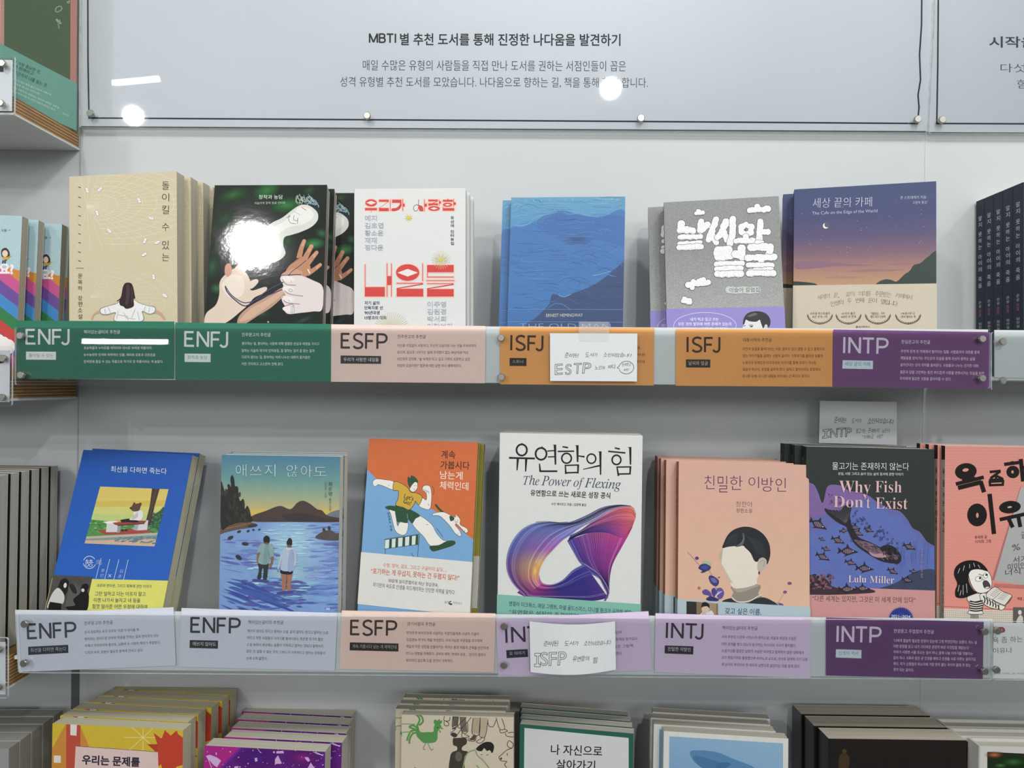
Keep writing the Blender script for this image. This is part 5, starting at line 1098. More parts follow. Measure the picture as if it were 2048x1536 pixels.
# girl
a.P('#8c8680', 615, 1410, 680, 1412, 682, 1480, 618, 1480); a.L('#3a3634', 2, 640, 1412, 642, 1470)
def ol(col, w_, *q):
    P_ = smooth(pairs(q)); a.poly(col, P_); V, T = a.strip(P_, w_, True); a.emit(V, T, lin('#2a2624'))
GW = '#e3ddd2'
ol(GW, 4, 612, 1290, 700, 1285, 716, 1330, 705, 1385, 712, 1412, 600, 1410, 612, 1370); ol(GW, 4, 590, 1290, 620, 1262, 700, 1255, 722, 1285, 690, 1310, 610, 1320)
ol(GW, 4, 690, 1262, 740, 1255, 790, 1310, 850, 1330, 858, 1372, 800, 1372, 740, 1350, 700, 1310); ol(GW, 4, 835, 1345, 870, 1338, 885, 1355, 865, 1380, 840, 1378)
for k in range(5): a.S('#1d1a19', 10, 612, 1312 + 18 * k, 660, 1322 + 17 * k, 712, 1310 + 18 * k)
for k in range(6): a.S('#1d1a19', 9, 715 + 22 * k, 1272 + 14 * k, 728 + 21 * k, 1300 + 11 * k, 722 + 22 * k, 1330 + 9 * k)
ol('#ded8cc', 4, 735, 1270, 800, 1205, 865, 1240, 935, 1275, 880, 1345, 800, 1310); a.L('#2a2624', 3, 855, 1240, 785, 1305); a.L('#6a5a50', 9, 935, 1280, 880, 1350, 800, 1316)
for k in range(6): a.L('#5a544e', 2.5, 765 + 9 * k, 1262 - 9 * k, 800 + 9 * k, 1280 - 9 * k); a.L('#5a544e', 2.5, 825 + 9 * k, 1290 - 9 * k, 870 + 9 * k, 1305 - 9 * k); a.hold = True
a.hold = False
ol('#eae6dc', 4, 600, 1090, 640, 1070, 700, 1065, 745, 1080, 775, 1130, 780, 1195, 755, 1235, 710, 1252, 660, 1240, 620, 1180)
a.B('#141214', 490, 1110, 505, 1050, 560, 1010, 630, 1000, 690, 1015, 735, 1055, 748, 1085, 700, 1072, 650, 1070, 615, 1085, 600, 1130, 610, 1180, 640, 1230, 665, 1250, 620, 1270, 560, 1290, 505, 1280, 500, 1230, 515, 1180)
for q in ((520, 1100, 535, 1060), (560, 1080, 570, 1040), (610, 1060, 610, 1030), (650, 1050, 640, 1020), (690, 1060, 675, 1035), (520, 1240, 530, 1190), (560, 1265, 560, 1190), (590, 1250, 585, 1180), (535, 1270, 545, 1230)): a.L('#e3ddd2', 3, *q)
a.E('#f2eee6', 680, 1142, 27, 20, -8); a.O_('#2a2624', 3, 680, 1142, 27, 20, -8); a.E('#1d1a19', 690, 1136, 9); a.E('#f2eee6', 732, 1118, 17, 19); a.O_('#2a2624', 3, 732, 1118, 17, 19); a.E('#1d1a19', 738, 1112, 8)
a.S('#2a2624', 4, 680, 1105, 705, 1115, 720, 1112); a.E('#2a2624', 705, 1145, 4); a.E('#2a2624', 718, 1150, 4); ol('#4a4040', 4, 712, 1170, 735, 1155, 758, 1175, 768, 1205, 745, 1218, 722, 1208); a.E('#d8d2c8', 744, 1210, 16, 7, -15)
a.P('#5a5654', 945, 1360, 1100, 1362, 1100, 1500, 942, 1500); a.E('#d8d2c8', 995, 1400, 14, 18); a.B('#c9c3b8', 975, 1450, 1000, 1420, 1020, 1445, 1010, 1490, 970, 1490); a.T('학교', 975, 1308, 1060, 1306, 24, '#4a2826')
a.L('#c07068', 26, 800, 1190, 1200, 1212)
s = b.spine.z(1780, 860, .26045); s.P('#1a1514', 395, 100, 428, 100, 428, 228, 395, 228); s.V_('욕 좀 하는 이유나', 412, 290, 800, 14, '#26201e', .02); s.V_('류재향 글 이덕화 그림', 405, 1130, 1400, 10, '#5a5450')
b.finish()
for k, t in enumerate(('coral book directly behind the front shouting-girl copy, second narrow spine', 'third coral shouting-girl book, two behind the front copy', 'rearmost coral shouting-girl book, its black spine top showing farthest left')): b.copy(t, (-.0022, -.0062, -.009)[k], (1.1, 2.2, 3.6)[k], .0010)
# ------------------------------------------------------------------ bottom row, cut by the frame
YB = -.112
b = Book('book', 'yellow book with red sun and pink title panel, foremost of the yellow stack', 'book', 'yellow and red books on the bottom shelf',
         (104.6, 1446.8), (366.3, 1460.7), (103.8, 1536), (365, 1536), -.1105, ZS3, .0170, '#d2b51c', '#c9a81c', '#a33022', page='#c2bda0', mat=ink(.5, .03, 200), lean=3, sl=2, sr=1.5)
a = b.front.z(0, 1340, .21484); a.fill((0, '#cdb11e'), (1, '#cfb31e'))
a.P('#c8862a', 612, 505, 470, 760, 470, 1450, 612, 1450); a.P('#c8862a', 745, 515, 830, 715, 830, 1450, 745, 1450); a.P('#bc4a38', 615, 500, 750, 515, 740, 1450, 612, 1450); a.P('#ded8d0', 655, 495, 716, 498, 712, 612, 655, 606); a.P('#ded8cc', 502, 795, 566, 798, 566, 864, 502, 862)
for an in range(0, 360, 45): t = math.radians(an); a.L('#e8dc90', 5, 1332, 628, 1332 + 180 * math.cos(t), 628 + 165 * math.sin(t))
a.P('#b8391f', 1430, 585, 1500, 635, 1530, 610, 1530, 560, 1590, 612, 1640, 565, 1660, 600, 1720, 640, 1720, 960, 1440, 960, 1470, 780, 1370, 690, 1465, 690)
a.P('#c23c22', 1432, 588, 1505, 638, 1535, 560, 1595, 615, 1650, 565, 1665, 640, 1720, 630, 1720, 960, 1600, 1000, 1450, 960, 1470, 690)
a.P('#d2b51c', 1470, 900, 1500, 880, 1520, 960, 1460, 960); a.P('#d2b51c', 1640, 900, 1720, 880, 1720, 960, 1640, 960)
a.P('#dbbfba', 705, 708, 1470, 762, 1485, 1200, 680, 1200); a.L('#5a3a34', 4, 705, 708, 1470, 762); a.T('우리는 문제를', 762, 880, 1300, 904, 92, '#262433', .032)
b.finish()
for k, t in enumerate(('yellow book second from the front in the yellow stack', 'yellow book third from the front in the yellow stack', 'yellow book fourth from the front, red and yellow cover strip showing at its right', 'yellow book fifth from the front in the yellow stack', 'rearmost yellow book, the highest top of the yellow stack')):
    b.copy(t, (-.003, .0002, .0075, .0125, .0150)[k], 1.06 * (k + 1))

b = Book('book', 'magenta and violet book with white shards, foremost of the purple stack', 'book', 'purple shard books on the bottom shelf',
         (409, 1491.2), (649.8, 1504), (407.6, 1535.8), (649.8, 1535.8), -.1105, ZS3, .0200, '#5a1c74', '#6a2070', '#4a1a68', page='#c4bfae', mat=ink(.4, .05, 60), lean=3, sl=2, sr=1.5)
a = b.front.z(390, 1360, .19531); a.fill((0, '#5c1a7c'), (1, '#641a80'))
a.P('#a81c80', 80, 660, 470, 690, 280, 900, 80, 1150); a.E('#4a1c84ff', 640, 800, 260, 130, 0, 20, '#5c1a7c00'); a.E('#8a1c7cff', 1100, 800, 220, 110, 0, 20, '#5c1a7c00'); a.L('#6a2494', 22, 465, 700, 70, 1105)
for q in ((110, 780, 150, 765, 220, 790, 268, 825, 225, 895, 190, 870), (850, 770, 890, 855, 818, 860, 820, 810), (1120, 790, 1160, 790, 1178, 825, 1160, 838, 1140, 820), (1185, 845, 1228, 905, 1150, 910), (800, 730, 815, 728, 818, 748, 800, 748), (835, 730, 905, 725, 910, 750, 832, 752), (610, 800, 635, 795, 640, 830, 618, 838), (405, 885, 445, 880, 440, 910, 400, 910)): a.P('#c9a8d4', *q)
a.S('#d8c4e0', 5, 130, 800, 160, 870, 170, 910); a.S('#d8c4e0', 4, 640, 700, 660, 730, 680, 745); a.S('#d8c4e0', 4, 1210, 735, 1260, 760, 1320, 765); rnd = random.Random(5); a.hold = True
for i in range(40): a.E('#d4a8d8', rnd.uniform(110, 1310), rnd.uniform(690, 900), rnd.uniform(2, 9), rnd.uniform(2, 8), 0, 8)
a.hold = False; a.L('#e3dfe3', 6, 1230, 735, 1310, 775)
b.finish()
for k, t in enumerate(('purple shard book second from the front, purple strip of cover at its right', 'purple shard book third from the front of its stack', 'purple shard book fourth from the front of its stack', 'rearmost purple shard book, the highest top of the purple stack')):
    b.copy(t, (.013, .0125, .0108, .0095)[k], 1.03 * (k + 1), gap=.0008)

b = Book('book', 'cream book with a green rooster and ink drawings, foremost of the rooster stack', 'book', 'rooster books on the bottom shelf',
         (803.6, 1429), (1026.6, 1434.3), (801.9, 1536), (1027.7, 1536), -.1085, ZS3, .0130, '#c9bda6', '#bfb398', '#c4b8a0', page='#a9a595', mat=ink(.7, .05, 300), lean=3, sl=2, sr=1.5)
a = b.front.z(770, 1360, .1416); a.fill((0, '#c4b8a2'), (1, '#c6b9a0')); GR = '#4f8a44'
a.B(GR, 440, 640, 470, 650, 500, 732, 600, 735, 680, 730, 690, 660, 720, 620, 770, 620, 800, 665, 765, 700, 745, 740, 740, 830, 700, 880, 600, 892, 540, 885, 470, 820, 440, 770)
a.B(GR, 690, 570, 720, 560, 740, 575, 765, 550, 785, 575, 808, 570, 790, 620, 700, 625); a.P(GR, 790, 670, 832, 685, 795, 700); a.B(GR, 765, 700, 790, 735, 770, 740); a.E('#2c5a2a', 745, 672, 8, 14)
for q in ((450, 650, 490, 560, 455, 500, 430, 490), (480, 640, 535, 590, 520, 520, 480, 490), (440, 670, 390, 640, 335, 665), (440, 710, 370, 720, 330, 790, 310, 860), (450, 740, 390, 760, 350, 830, 345, 900), (430, 700, 380, 680, 340, 670)): a.S(GR, 26, *q)
for q in ((430, 628, 300, 620, 150, 630, 130, 690), (400, 735, 300, 735, 240, 745, 235, 800), (235, 520, 120, 522)): a.S('#6f9a58', 14, *q)
a.S('#6a7a50', 10, 575, 895, 540, 970, 570, 980); a.S('#6a7a50', 10, 605, 895, 650, 985, 685, 970)
IK = '#3c352c'
a.P('#5a554c', 960, 512, 1040, 515, 1030, 640, 955, 665); a.P('#6a6458', 1060, 520, 1140, 522, 1165, 730, 1085, 735); a.P('#a8977c', 1240, 530, 1340, 530, 1330, 760, 1230, 750); a.P('#b0a084', 1345, 530, 1455, 540, 1415, 790, 1335, 780)
for q in ((840, 510, 835, 570, 905, 575, 920, 520), (835, 580, 840, 635, 890, 645, 900, 610, 860, 580), (960, 512, 950, 660, 1010, 665, 1040, 520), (1220, 525, 1090, 670, 1030, 650, 1150, 525), (1090, 670, 1030, 760, 970, 810), (1030, 650, 950, 690, 1000, 690, 925, 745), (1060, 520, 1085, 730, 1165, 735, 1165, 600), (1090, 740, 1090, 810, 1190, 800, 1120, 765), (1245, 540, 1230, 750, 1330, 765, 1345, 530), (1345, 540, 1335, 780, 1415, 795, 1455, 560), (1270, 765, 1240, 820, 1180, 830, 1180, 855, 1270, 860, 1295, 780), (1380, 790, 1350, 830, 1290, 870, 1340, 890, 1400, 850, 1405, 795), (1450, 580, 1470, 650, 1530, 655, 1570, 560), (1570, 530, 1620, 690, 1690, 680, 1650, 540), (1620, 700, 1640, 745, 1730, 720, 1680, 690), (1700, 750, 1720, 790, 1815, 800, 1815, 740, 1740, 745), (1740, 860, 1730, 930, 1790, 960, 1810, 900, 1745, 850), (1790, 965, 1720, 990, 1640, 1060, 1610, 1090, 1640, 1140, 1720, 1150, 1690, 1190, 1720, 1240), (1725, 1030, 1730, 1070)): a.S(IK, 9, *q)
a.B(IK, 925, 770, 960, 740, 1010, 760, 1020, 790, 980, 810); a.B(IK, 960, 830, 1000, 818, 1120, 818, 1155, 835, 1150, 900, 1095, 940, 1090, 990, 1170, 1015, 1120, 1100, 1110, 1300, 915, 1300, 920, 1090, 950, 1020, 1015, 990, 1015, 940, 965, 915); a.E('#5f584c', 1040, 1080, 50, 70, 0, 16)
a.E(IK, 1640, 1108, 12, 18); a.P('#4f4438', 1250, 775, 1290, 780, 1270, 850, 1190, 850)
a.B('#211c1a', 1285, 970, 1350, 910, 1420, 875, 1500, 880, 1540, 930, 1530, 1000, 1510, 1030, 1480, 990, 1440, 1000, 1400, 960, 1370, 1000, 1320, 1000)
for q in ((1280, 985, 1180, 1020, 1130, 1110, 1100, 1260), (1280, 1000, 1310, 1070, 1380, 1130, 1470, 1240), (1290, 1200, 1340, 1260)): a.S('#7f9a5c', 16, *q)
a.S(IK, 7, 1350, 1055, 1380, 1052); a.S(IK, 7, 1430, 1065, 1460, 1050); a.E(IK, 425, 1240, 8, 8)
b.finish()
for k, t in enumerate(('rooster book second from the front, a strip of its cover showing at the left', 'rooster book third from the front of its stack', 'rearmost rooster book, drawings along its cover edge')): b.copy(t, (-.0085, -.0060, -.0045)[k], (1.04, 2.08, 3.25)[k])

b = Book('book', 'green-framed white book with a two-line black title, foremost of the green stack', 'book', 'green-framed books on the bottom shelf',
         (1038.4, 1447.9), (1267, 1467.7), (1038.4, 1536), (1267, 1536), -.109, ZS3, .0130, '#1f5c4c', '#174a3e', '#b97a1e', page='#a9a69c', mat=ink(.5, .03, 150), lean=3, sl=2, sr=1.2)
a = b.front.z(1020, 1370, .2832); a.P('#c9cac8', 102, 303, 838, 374, 838, 700, 98, 700); a.T('나 자신으로', 287, 492, 650, 506, 74, '#1c1c1c', .012, ); a.T('살아가기', 325, 598, 600, 608, 74, '#1c1c1c', .012)
b.finish()
for k, t in enumerate(('green-framed book second from the front, an orange flyleaf under its page top', 'green-framed book third from the front of its stack', 'rearmost green-framed book of its stack')): b.copy(t, (.0005, .0010, .0005)[k], 1.05 * (k + 1))

b = Book('book', 'white-bordered book with a painted blue whale, foremost of the whale stack', 'book', 'whale books on the bottom shelf',
         (1327.3, 1462), (1576.5, 1477.6), (1325.9, 1536), (1576.5, 1536), -.110, ZS3, .0145, '#cfcfc8', '#bdbdb8', '#2c4a6c', page='#b4ad9e', mat=ink(.55, .03, 150), lean=3, sl=2, sr=1.2)
a = b.front.z(1020, 1370, .2832); a.Q(('#7fa4c4', '#86aac6', '#7aa0c2', '#6f98be'), [(1125, 362), (1928, 412), (1928, 800), (1122, 800)])
a.B('#4f80a8', 1270, 480, 1300, 462, 1400, 465, 1480, 480, 1560, 515, 1640, 545, 1720, 580, 1760, 640, 1500, 640, 1380, 600, 1300, 540); a.B('#42719c', 1300, 500, 1400, 520, 1500, 560, 1480, 640, 1380, 600, 1310, 545); a.B('#3c6a96', 1460, 560, 1520, 545, 1560, 560, 1500, 600, 1460, 610)
b.finish()
for k, t in enumerate(('whale book second from the front, a dark blue flyleaf edge showing', 'whale book third from the front of its stack', 'rearmost whale book of its stack')): b.copy(t, (-.0075, -.0080, -.0030)[k], 1.05 * (k + 1))

b = Book('book', 'thick near-black book in clear wrap with a faint gold figure, foremost of the black stack', 'book', 'thick black books on the bottom shelf',
         (1658.9, 1477.5), (1931.7, 1481), (1655, 1536), (1935, 1536), -.108, ZS3, .0285, '#1c1613', '#20242c', '#15120f', page='#b3ab9a', mat=ink(.22, .06, 60, .5, bump=.0001, bscale=40), lean=2, sl=1.5, sr=1)
a = b.front.z(1560, 1350, .23828); a.E('#4a3820', 540, 640, 20, 18); a.B('#3f2f1c', 500, 680, 540, 655, 580, 690, 570, 790, 495, 790)
b.finish()
for k, t in enumerate(('thick black book second from the front in the black stack', 'rearmost thick black book, the highest of the black stack')): b.copy(t, (-.0035, -.006)[k], 1.03 * (k + 1))

b = Book('book', 'white hardback with an orange and green cover picture, foremost at the bottom right corner', 'book', 'white hardbacks in the bottom right corner',
         (1962.7, 1493), (2230, 1497), (1955, 1536), (2226, 1536), -.110, ZS3, .0215, '#c9c7c0', '#c3c2bc', '#c3c2bc', page='#b9b5a8', hard=True, mat=ink(.35, .03, 120), lean=2, sl=.5, sy=1, sr=1)
a = b.front.z(1560, 1350, .23828); a.P('#1d2a18', 1740, 645, 2700, 690, 2700, 1000, 1738, 1000); a.E('#c8703aff', 1800, 670, 90, 34, 0, 16, '#1d2a1800'); a.E('#2f6a2cff', 1960, 730, 150, 50, 0, 16, '#1d2a1800'); a.E('#3c7a34ff', 1850, 760, 80, 30, 0, 16, '#1d2a1800')
b.finish()
for k, t in enumerate(('white hardback second from the front in the bottom right corner', 'rearmost white hardback in the bottom right corner')): b.copy(t, (-.008, -.009)[k], 1.05 * (k + 1))

# ------------------------------------------------------------------ left bay
b = Book('book', 'sky-blue book with rainbow stripes and a small dancing girl, foremost at the left edge', 'book', 'rainbow books in the left bay',
         (-190, 424), (44, 432), (-205, 700), (33, 700), -.112, ZA2, .0120, '#a9c9d2', '#9dbdc6', '#9dc2c4', page='#b4ab98', mat=ink(.55, .03, 150), lean=3, sl=2, sr=3)
a = b.front.z(0, 300, .33844); a.fill((0, '#a9c6cc'), (1, '#b4cdd0'))
rb = ('#cf8428', '#c9508c', '#6a4a96', '#3a86c4', '#2c7a44', '#c43a34', '#4a4a96', '#c9508c', '#cf8428')
for k, c in enumerate(rb):
    d = 78 * k; a.P(c, 130, 712 + d, 130, 712 + d + 90, -600, 712 + d + 90 - 560, -600, 712 + d - 560)
a.P('#a9c6cc', 84, 662, -600, 140, -600, 660, 84, 700); a.P('#a9c6cc', 130, 715, 84, 665, 84, 705)
for k in range(3): a.E('#ece6e2', -10 + 30 * k, 1130 + 16 * k, 40, 44)
a.T('요?', -6, 735, 82, 735, 66, '#eee4e6', .05); a.T('진 지음 →', -15, 485, 63, 482, 16, '#33383c', .01)
a.B('#3a2c2a', 8, 620, 10, 590, 35, 578, 55, 600, 58, 630, 50, 645, 20, 640); a.E('#e8c8b0', 30, 612, 17, 20); a.P('#c9a83c', 14, 632, 50, 632, 52, 650, 16, 650); a.L('#c9a83c', 9, 50, 634, 65, 628, 50, 640); a.L('#3a4a6c', 10, 20, 652, 16, 672); a.L('#3a4a6c', 10, 40, 650, 30, 655, 30, 672)
b.finish()
for k, (t, dx, kk) in enumerate((('sky-blue rainbow book second from the left edge, a narrow strip showing', .0050, 1.55), ('sky-blue rainbow book third from the left edge, its rainbow and girl showing', .0190, 3.0), ('rearmost rainbow book of the left bay, only its page edges showing', .0195, 4.05))): b.copy(t, dx, kk)

b = Book('book', 'black-covered book with grey page edges, foremost at the left edge', 'book', 'black-covered books in the left bay',
         (-240, 948), (-3, 952), (-250, 1290), (-6, 1300), -.1190, ZA3, .0142, '#1c1c1e', '#1c1c1e', '#18181a', page='#b9b5a8', mat=ink(.5, .03, 150), lean=.6, sl=.6, sy=.5, sr=.6)
b.finish()
for k, t in enumerate(('black-covered book second from the front in the left bay', 'black-covered book third from the front in the left bay', 'black-covered book fourth from the front in the left bay', 'black-covered book fifth from the front in the left bay', 'rearmost black-covered book of the left bay, beside the bright blue book')): b.copy(t, 0, k + 1, .0034)

b = Book('book', 'pale grey book at the bottom left corner, foremost of four with white tops', 'book', 'pale grey books in the bottom left corner',
         (-225, 1498), (18, 1497), (-225, 1536), (17, 1536), -.119, ZS3, .0185, '#8f9190', '#8a8c8b', '#7d7f7e', page='#8f8d86', mat=ink(.5, .03, 150), lean=1, sl=.6, sy=.5, sr=.6)
b.finish()
for k, t in enumerate(('pale grey book second from the front in the bottom left corner', 'pale grey book third from the front in the bottom left corner', 'pale grey book fourth from the front in the bottom left corner', 'rearmost pale grey book in the bottom left corner')): b.copy(t, 0, k + 1, .0012)

# the green book whose cover faces along the left shelf's end
b = None
WG, HG, TG = .1090, .215, .016
R = rot(0, math.radians(80.8), 0)
class Side(Book):
    def __init__(s): pass
b = Side(); b.kind = 'book'; b.label = 'green and pink book with a teal band, standing sideways on the upper left shelf'; b.cat = 'book'; b.group = None
b.W, b.H, b.T = WG, HG, TG; b.R = R; b.p = np.zeros(3); b.hard = False; b.bandart = None
b.cols = [lin('#56694e'), lin('#c9948a'), lin('#56694e')]; b.mat = ink(.65, .12, 900, .3); b.pmat = pages('#c3bca8')
b.base = np.array([-.5205, -.0655, ZA1]) + R @ np.array([0, TG / 2, 0])
X, Y, Z = R[:, 0], R[:, 1], R[:, 2]
b.front = Art(b.wp(0, 0, HG), X, -Z, WG, HG, -Y); b.spine = Art(b.wp(0, TG, HG), -Y, -Z, TG, HG, -X)
a = b.front.z(0, 0, .2018); a.P('#c9948a', -300, -800, 45, -800, 40, 520, -300, 520); a.P('#c0877c', 700, -800, 800, -800, 800, 900, 696, 900)
for q in ((550, 110, 560, 75, 600, 62, 612, 90, 575, 118), (556, 195, 600, 225, 585, 230), (665, 20, 680, 30, 690, 10)): a.S('#9db09c', 9, *q, closed=True)
a.S('#9db09c', 8, 560, 185, 610, 235); a.S('#9db09c', 8, 575, 235, 588, 285); a.S('#9db09c', 8, 590, 195, 600, 240)
a = b.band((10, 92), (146, 163), '#6fa898', '#6fa898', mat=ink(.5, .02, 150)).z(0, 0, .2018)
for t, x0, y0, x1, y1, h in (('어떤 가장 중요한 것,', 95, 610, 395, 735, 36), ('지면 편애되고', 95, 655, 325, 750, 36), ('그 순간까지 나를 돕는 것.', 95, 715, 462, 870, 38)): a.T(t, x0, y0, x1, y1, h, '#2c4440', .012)
for t, x0, y0, x1, y1, h in (('오랜 시간 동안 쌓아 올린 사유의 기록이자', 100, 780, 505, 950, 20), ('그 자체로 빛나는 이야기의', 100, 820, 385, 940, 20), ('아직도 사랑하고 사랑받는 작가의 새로운 산문집', 100, 860, 580, 1078, 20), ('이제 사랑하기로 한 모든 이에게 보내는 편지', 100, 900, 540, 1100, 20), ('난다', 620, 1130, 675, 1158, 22)): a.T(t, x0, y0, x1, y1, h, '#cfe0d8', .004)
b.finish()
# ------------------------------------------------------------------ label cards in the acrylic strips
YC = -.1186; YP = -.1226; PT = .0024     # cards, front of the pane, pane thickness
CARD = ink(.6, .02, 160, .3)
def card(label, px4, fill, z, caps_, title, head, lines, ink_c, plate, plate_ink, group='recommendation cards in the shelf strips', y=YC, name='label_card'):
    a = flat(name, label, 'card', group, px4, y, .0003, fill, CARD)
    a.z(*z)
    if caps_: caps(a, *caps_, ink_c)
    if title:
        t, q, tb = title; a.P(plate, *q); a.T(t, *tb, plate_ink, 0)
    if head: a.T(head[0], *head[1:], ink_c, .004)
    for l in lines: a.T(l[0], *l[1:], ink_c, .004)
    a.done(); return a
K_ALB = 1.6                                            # card colours lifted to make up for light lost behind the acrylic
GRN, PNK, ORG, PUR, LAV, LIL = '#1f5f49', '#c9afa6', '#c58a48', '#643a68', '#b2b4be', '#b9a7be'
W1, D1, D2 = '#c9ddd6', '#332b2c', '#3a2412'
card('left dark green card lettered ENFJ, beside the strip\'s left-end screws', [(33, 641), (348.5, 643), (347.5, 757.5), (33, 757)], GRN, (0, 630, .1709), ('ENFJ', 310, 345, 806, 347, 182, 25),
     ('돌이킬 수 있는', (304, 428, 655, 430, 655, 524, 304, 522), (338, 493, 625, 495, 42)), ('책이있는글터의 추천글', 980, 220, 1405, 220, 44),
     [('가까운 미래 초능력 불법 조직 사이에서 벌어지는 사건을 다룬', 980, 318, 1925, 320, 32), ('초능력물과 누아르를 캐릭터와 대사로 녹여낸 작품이다.', 980, 402, 1780, 402, 34), ('능수능란한 전개와 매력적인 인물, 재미와 감동과 긴장감을', 980, 482, 1818, 484, 34), ('한꺼번에 즐길 수 있는 작품으로 작가의 첫 작품이라는 게 놀랍다.', 980, 562, 1910, 562, 34)], W1, '#cfdcda', '#5a6a68')
card('second dark green card lettered ENFJ, between the first green card and the pink one', [(350.5, 645), (662, 648), (661.5, 763), (350.5, 759.5)], '#22634d', (340, 640, .17578), ('ENFJ', 172, 303, 652, 311, 176, 25),
     ('창작과 농담', (166, 382, 462, 385, 462, 480, 166, 477), (198, 445, 424, 447, 42)), ('진주문고의 추천글', 818, 188, 1145, 190, 44),
     [('좋아하는 일, 좋아하는 사람에 대해 열렬한 관심과 애정을 가지고', 818, 286, 1698, 290, 36), ('말하는 이슬아 작가의 인터뷰집. 잘 말하는 일이 잘 듣는 일과', 816, 366, 1645, 368, 36), ('다르지 않다는 걸, 좋아하는 이와 나누는 대화의 즐거움은', 816, 440, 1595, 444, 36), ('이런 것이라고 고스란히 전해 준다.', 816, 516, 1292, 520, 36)], W1, '#c3d8d4', '#4a6a60')
card('pink card lettered ESFP in the upper strip', [(662.5, 648.5), (971, 652), (970, 766.5), (662, 763.5)], PNK, (660, 640, .1709), ('ESFP', 136, 333, 660, 339, 182, 26),
     ('우리가 사랑한 내일들', (124, 415, 598, 422, 597, 514, 124, 510), (158, 485, 570, 488, 46)), ('진주문고의 추천글', 790, 215, 1120, 218, 44),
     [('자신을 아낌없이 사랑하고, 자신의 모습대로 사는 것을 두려워하지', 786, 318, 1710, 322, 38), ('않으며, 앞으로 나아가는 일에 주저함이 없는 90년대생 여성', 786, 396, 1615, 400, 38), ('10인과의 인터뷰. “삶 속에서 되고 싶고 기꺼이 사랑하고 싶은', 786, 474, 1640, 478, 38), ('여성의 모습이란?” 질문에 대한 답변 역시 매력적이다.', 786, 552, 1540, 556, 38)], D1, '#2f2c2c', '#c3bcb8')
card('orange card lettered ISFJ half hidden by a taped handwritten note', [(1000, 654), (1308.5, 656), (1307.5, 771), (1000, 768.5)], ORG, (970, 645, .18066), ('ISFJ', 290, 308, 638, 314, 168, 24),
     ('스토너', (272, 392, 459, 394, 459, 482, 272, 480), (303, 450, 422, 450, 36)), None, [('사랑이 담긴 삶을', 1480, 296, 1716, 296, 34), ('묵묵히 살아온', 1480, 374, 1775, 374, 34), ('잊지 않아', 1480, 450, 1775, 450, 34)], D2, '#241c18', '#a89a8c')
card('orange card lettered ISFJ with its whole text showing, beside the purple card', [(1352, 658), (1665.5, 659.5), (1664.5, 773.5), (1351.5, 771.5)], ORG, (1310, 645, .18066), ('ISFJ', 360, 328, 716, 330, 168, 24),
     ('날씨와 얼굴', (342, 408, 613, 410, 611, 500, 342, 498), (372, 472, 586, 474, 46)), ('대동서적의 추천글', 976, 214, 1292, 214, 42),
     [('타인의 얼굴을 들여다보는 사람. 말하지 않고 말할 수 없고 말해지지', 972, 310, 1875, 312, 36), ('않는 이야기들을 살피는 사람의 글이다. 기후위기를 둘러싼 동물과', 970, 386, 1858, 388, 36), ('노동자와 장애인과 이주여성의 이야기를 통해 우리가 지나친', 970, 462, 1782, 464, 36), ('얼굴과 목소리, 표정을 살피게 한다. 살피고 알아차리는 문장에서', 970, 537, 1830, 538, 36), ('또다른 미래, 더 나은 내일을 찾아내는 건 독자의 몫이다.', 968, 612, 1715, 612, 36)], D2, '#2c221c', '#b09c88')
card('purple card lettered INTP at the right end of the upper strip', [(1667, 659), (1981, 664), (1980, 777.5), (1664.5, 774)], PUR, (1650, 645, .19434), ('INTP', 196, 314, 640, 324, 164, 23),
     ('세상 끝의 카페', (182, 388, 494, 394, 492, 480, 178, 474), (206, 447, 464, 452, 46)), ('한길문고의 추천글', 785, 218, 1082, 222, 40),
     [('우연히 찾게 된 카페에서 벌어지는 일들. 사람들과의 대화를 통해', 780, 312, 1588, 324, 34), ('깨달음을 얻어가는 주인공의 모습을 통해 자신이 원하는 삶을', 776, 382, 1545, 392, 34), ('살아간다는 것의 의미를 들려준다. 사람들과 나누는 진지한 대화,', 774, 452, 1585, 464, 34), ('질문과 답을 고민하는 동안 부드럽게 사람을 변화시키는 모습을 보면', 772, 526, 1635, 540, 34), ('우리에게 필요한 것들을 알아차릴 수 있다.', 770, 592, 1298, 600, 34)], '#c4b8d4', '#b4c4dc', '#5a6a84')
card('tilted lavender-grey card lettered ENFP at the left end of the lower strip', [(32, 1228), (347, 1214.5), (351.5, 1331), (38, 1344)], LAV, (0, 1200, .17578), ('ENFP', 322, 447, 860, 425, 178, 26),
     ('최선을 다하면 죽는다', (320, 532, 776, 510, 778, 602, 322, 626), (348, 595, 755, 578, 48)), ('진주문고의 추천글', 960, 288, 1284, 275, 44),
     [('상시 과로하는 우리 모두의 ‘위로’가 되어줄 책.', 962, 385, 1588, 356, 36), ('편지라는 양식으로 안부와 마음을 전하는 일과 번아웃이 라는', 964, 464, 1808, 422, 36), ('주제가 어우러지며 황선우, 김혼비 두 사람의 케미가 폭발한다.', 966, 540, 1826, 500, 36), ('다정과 유머, 응원이 필요한 분에게 건네고 싶다.', 970, 618, 1630, 588, 36)], '#2c3238', '#1d2126', '#9a9ea4')
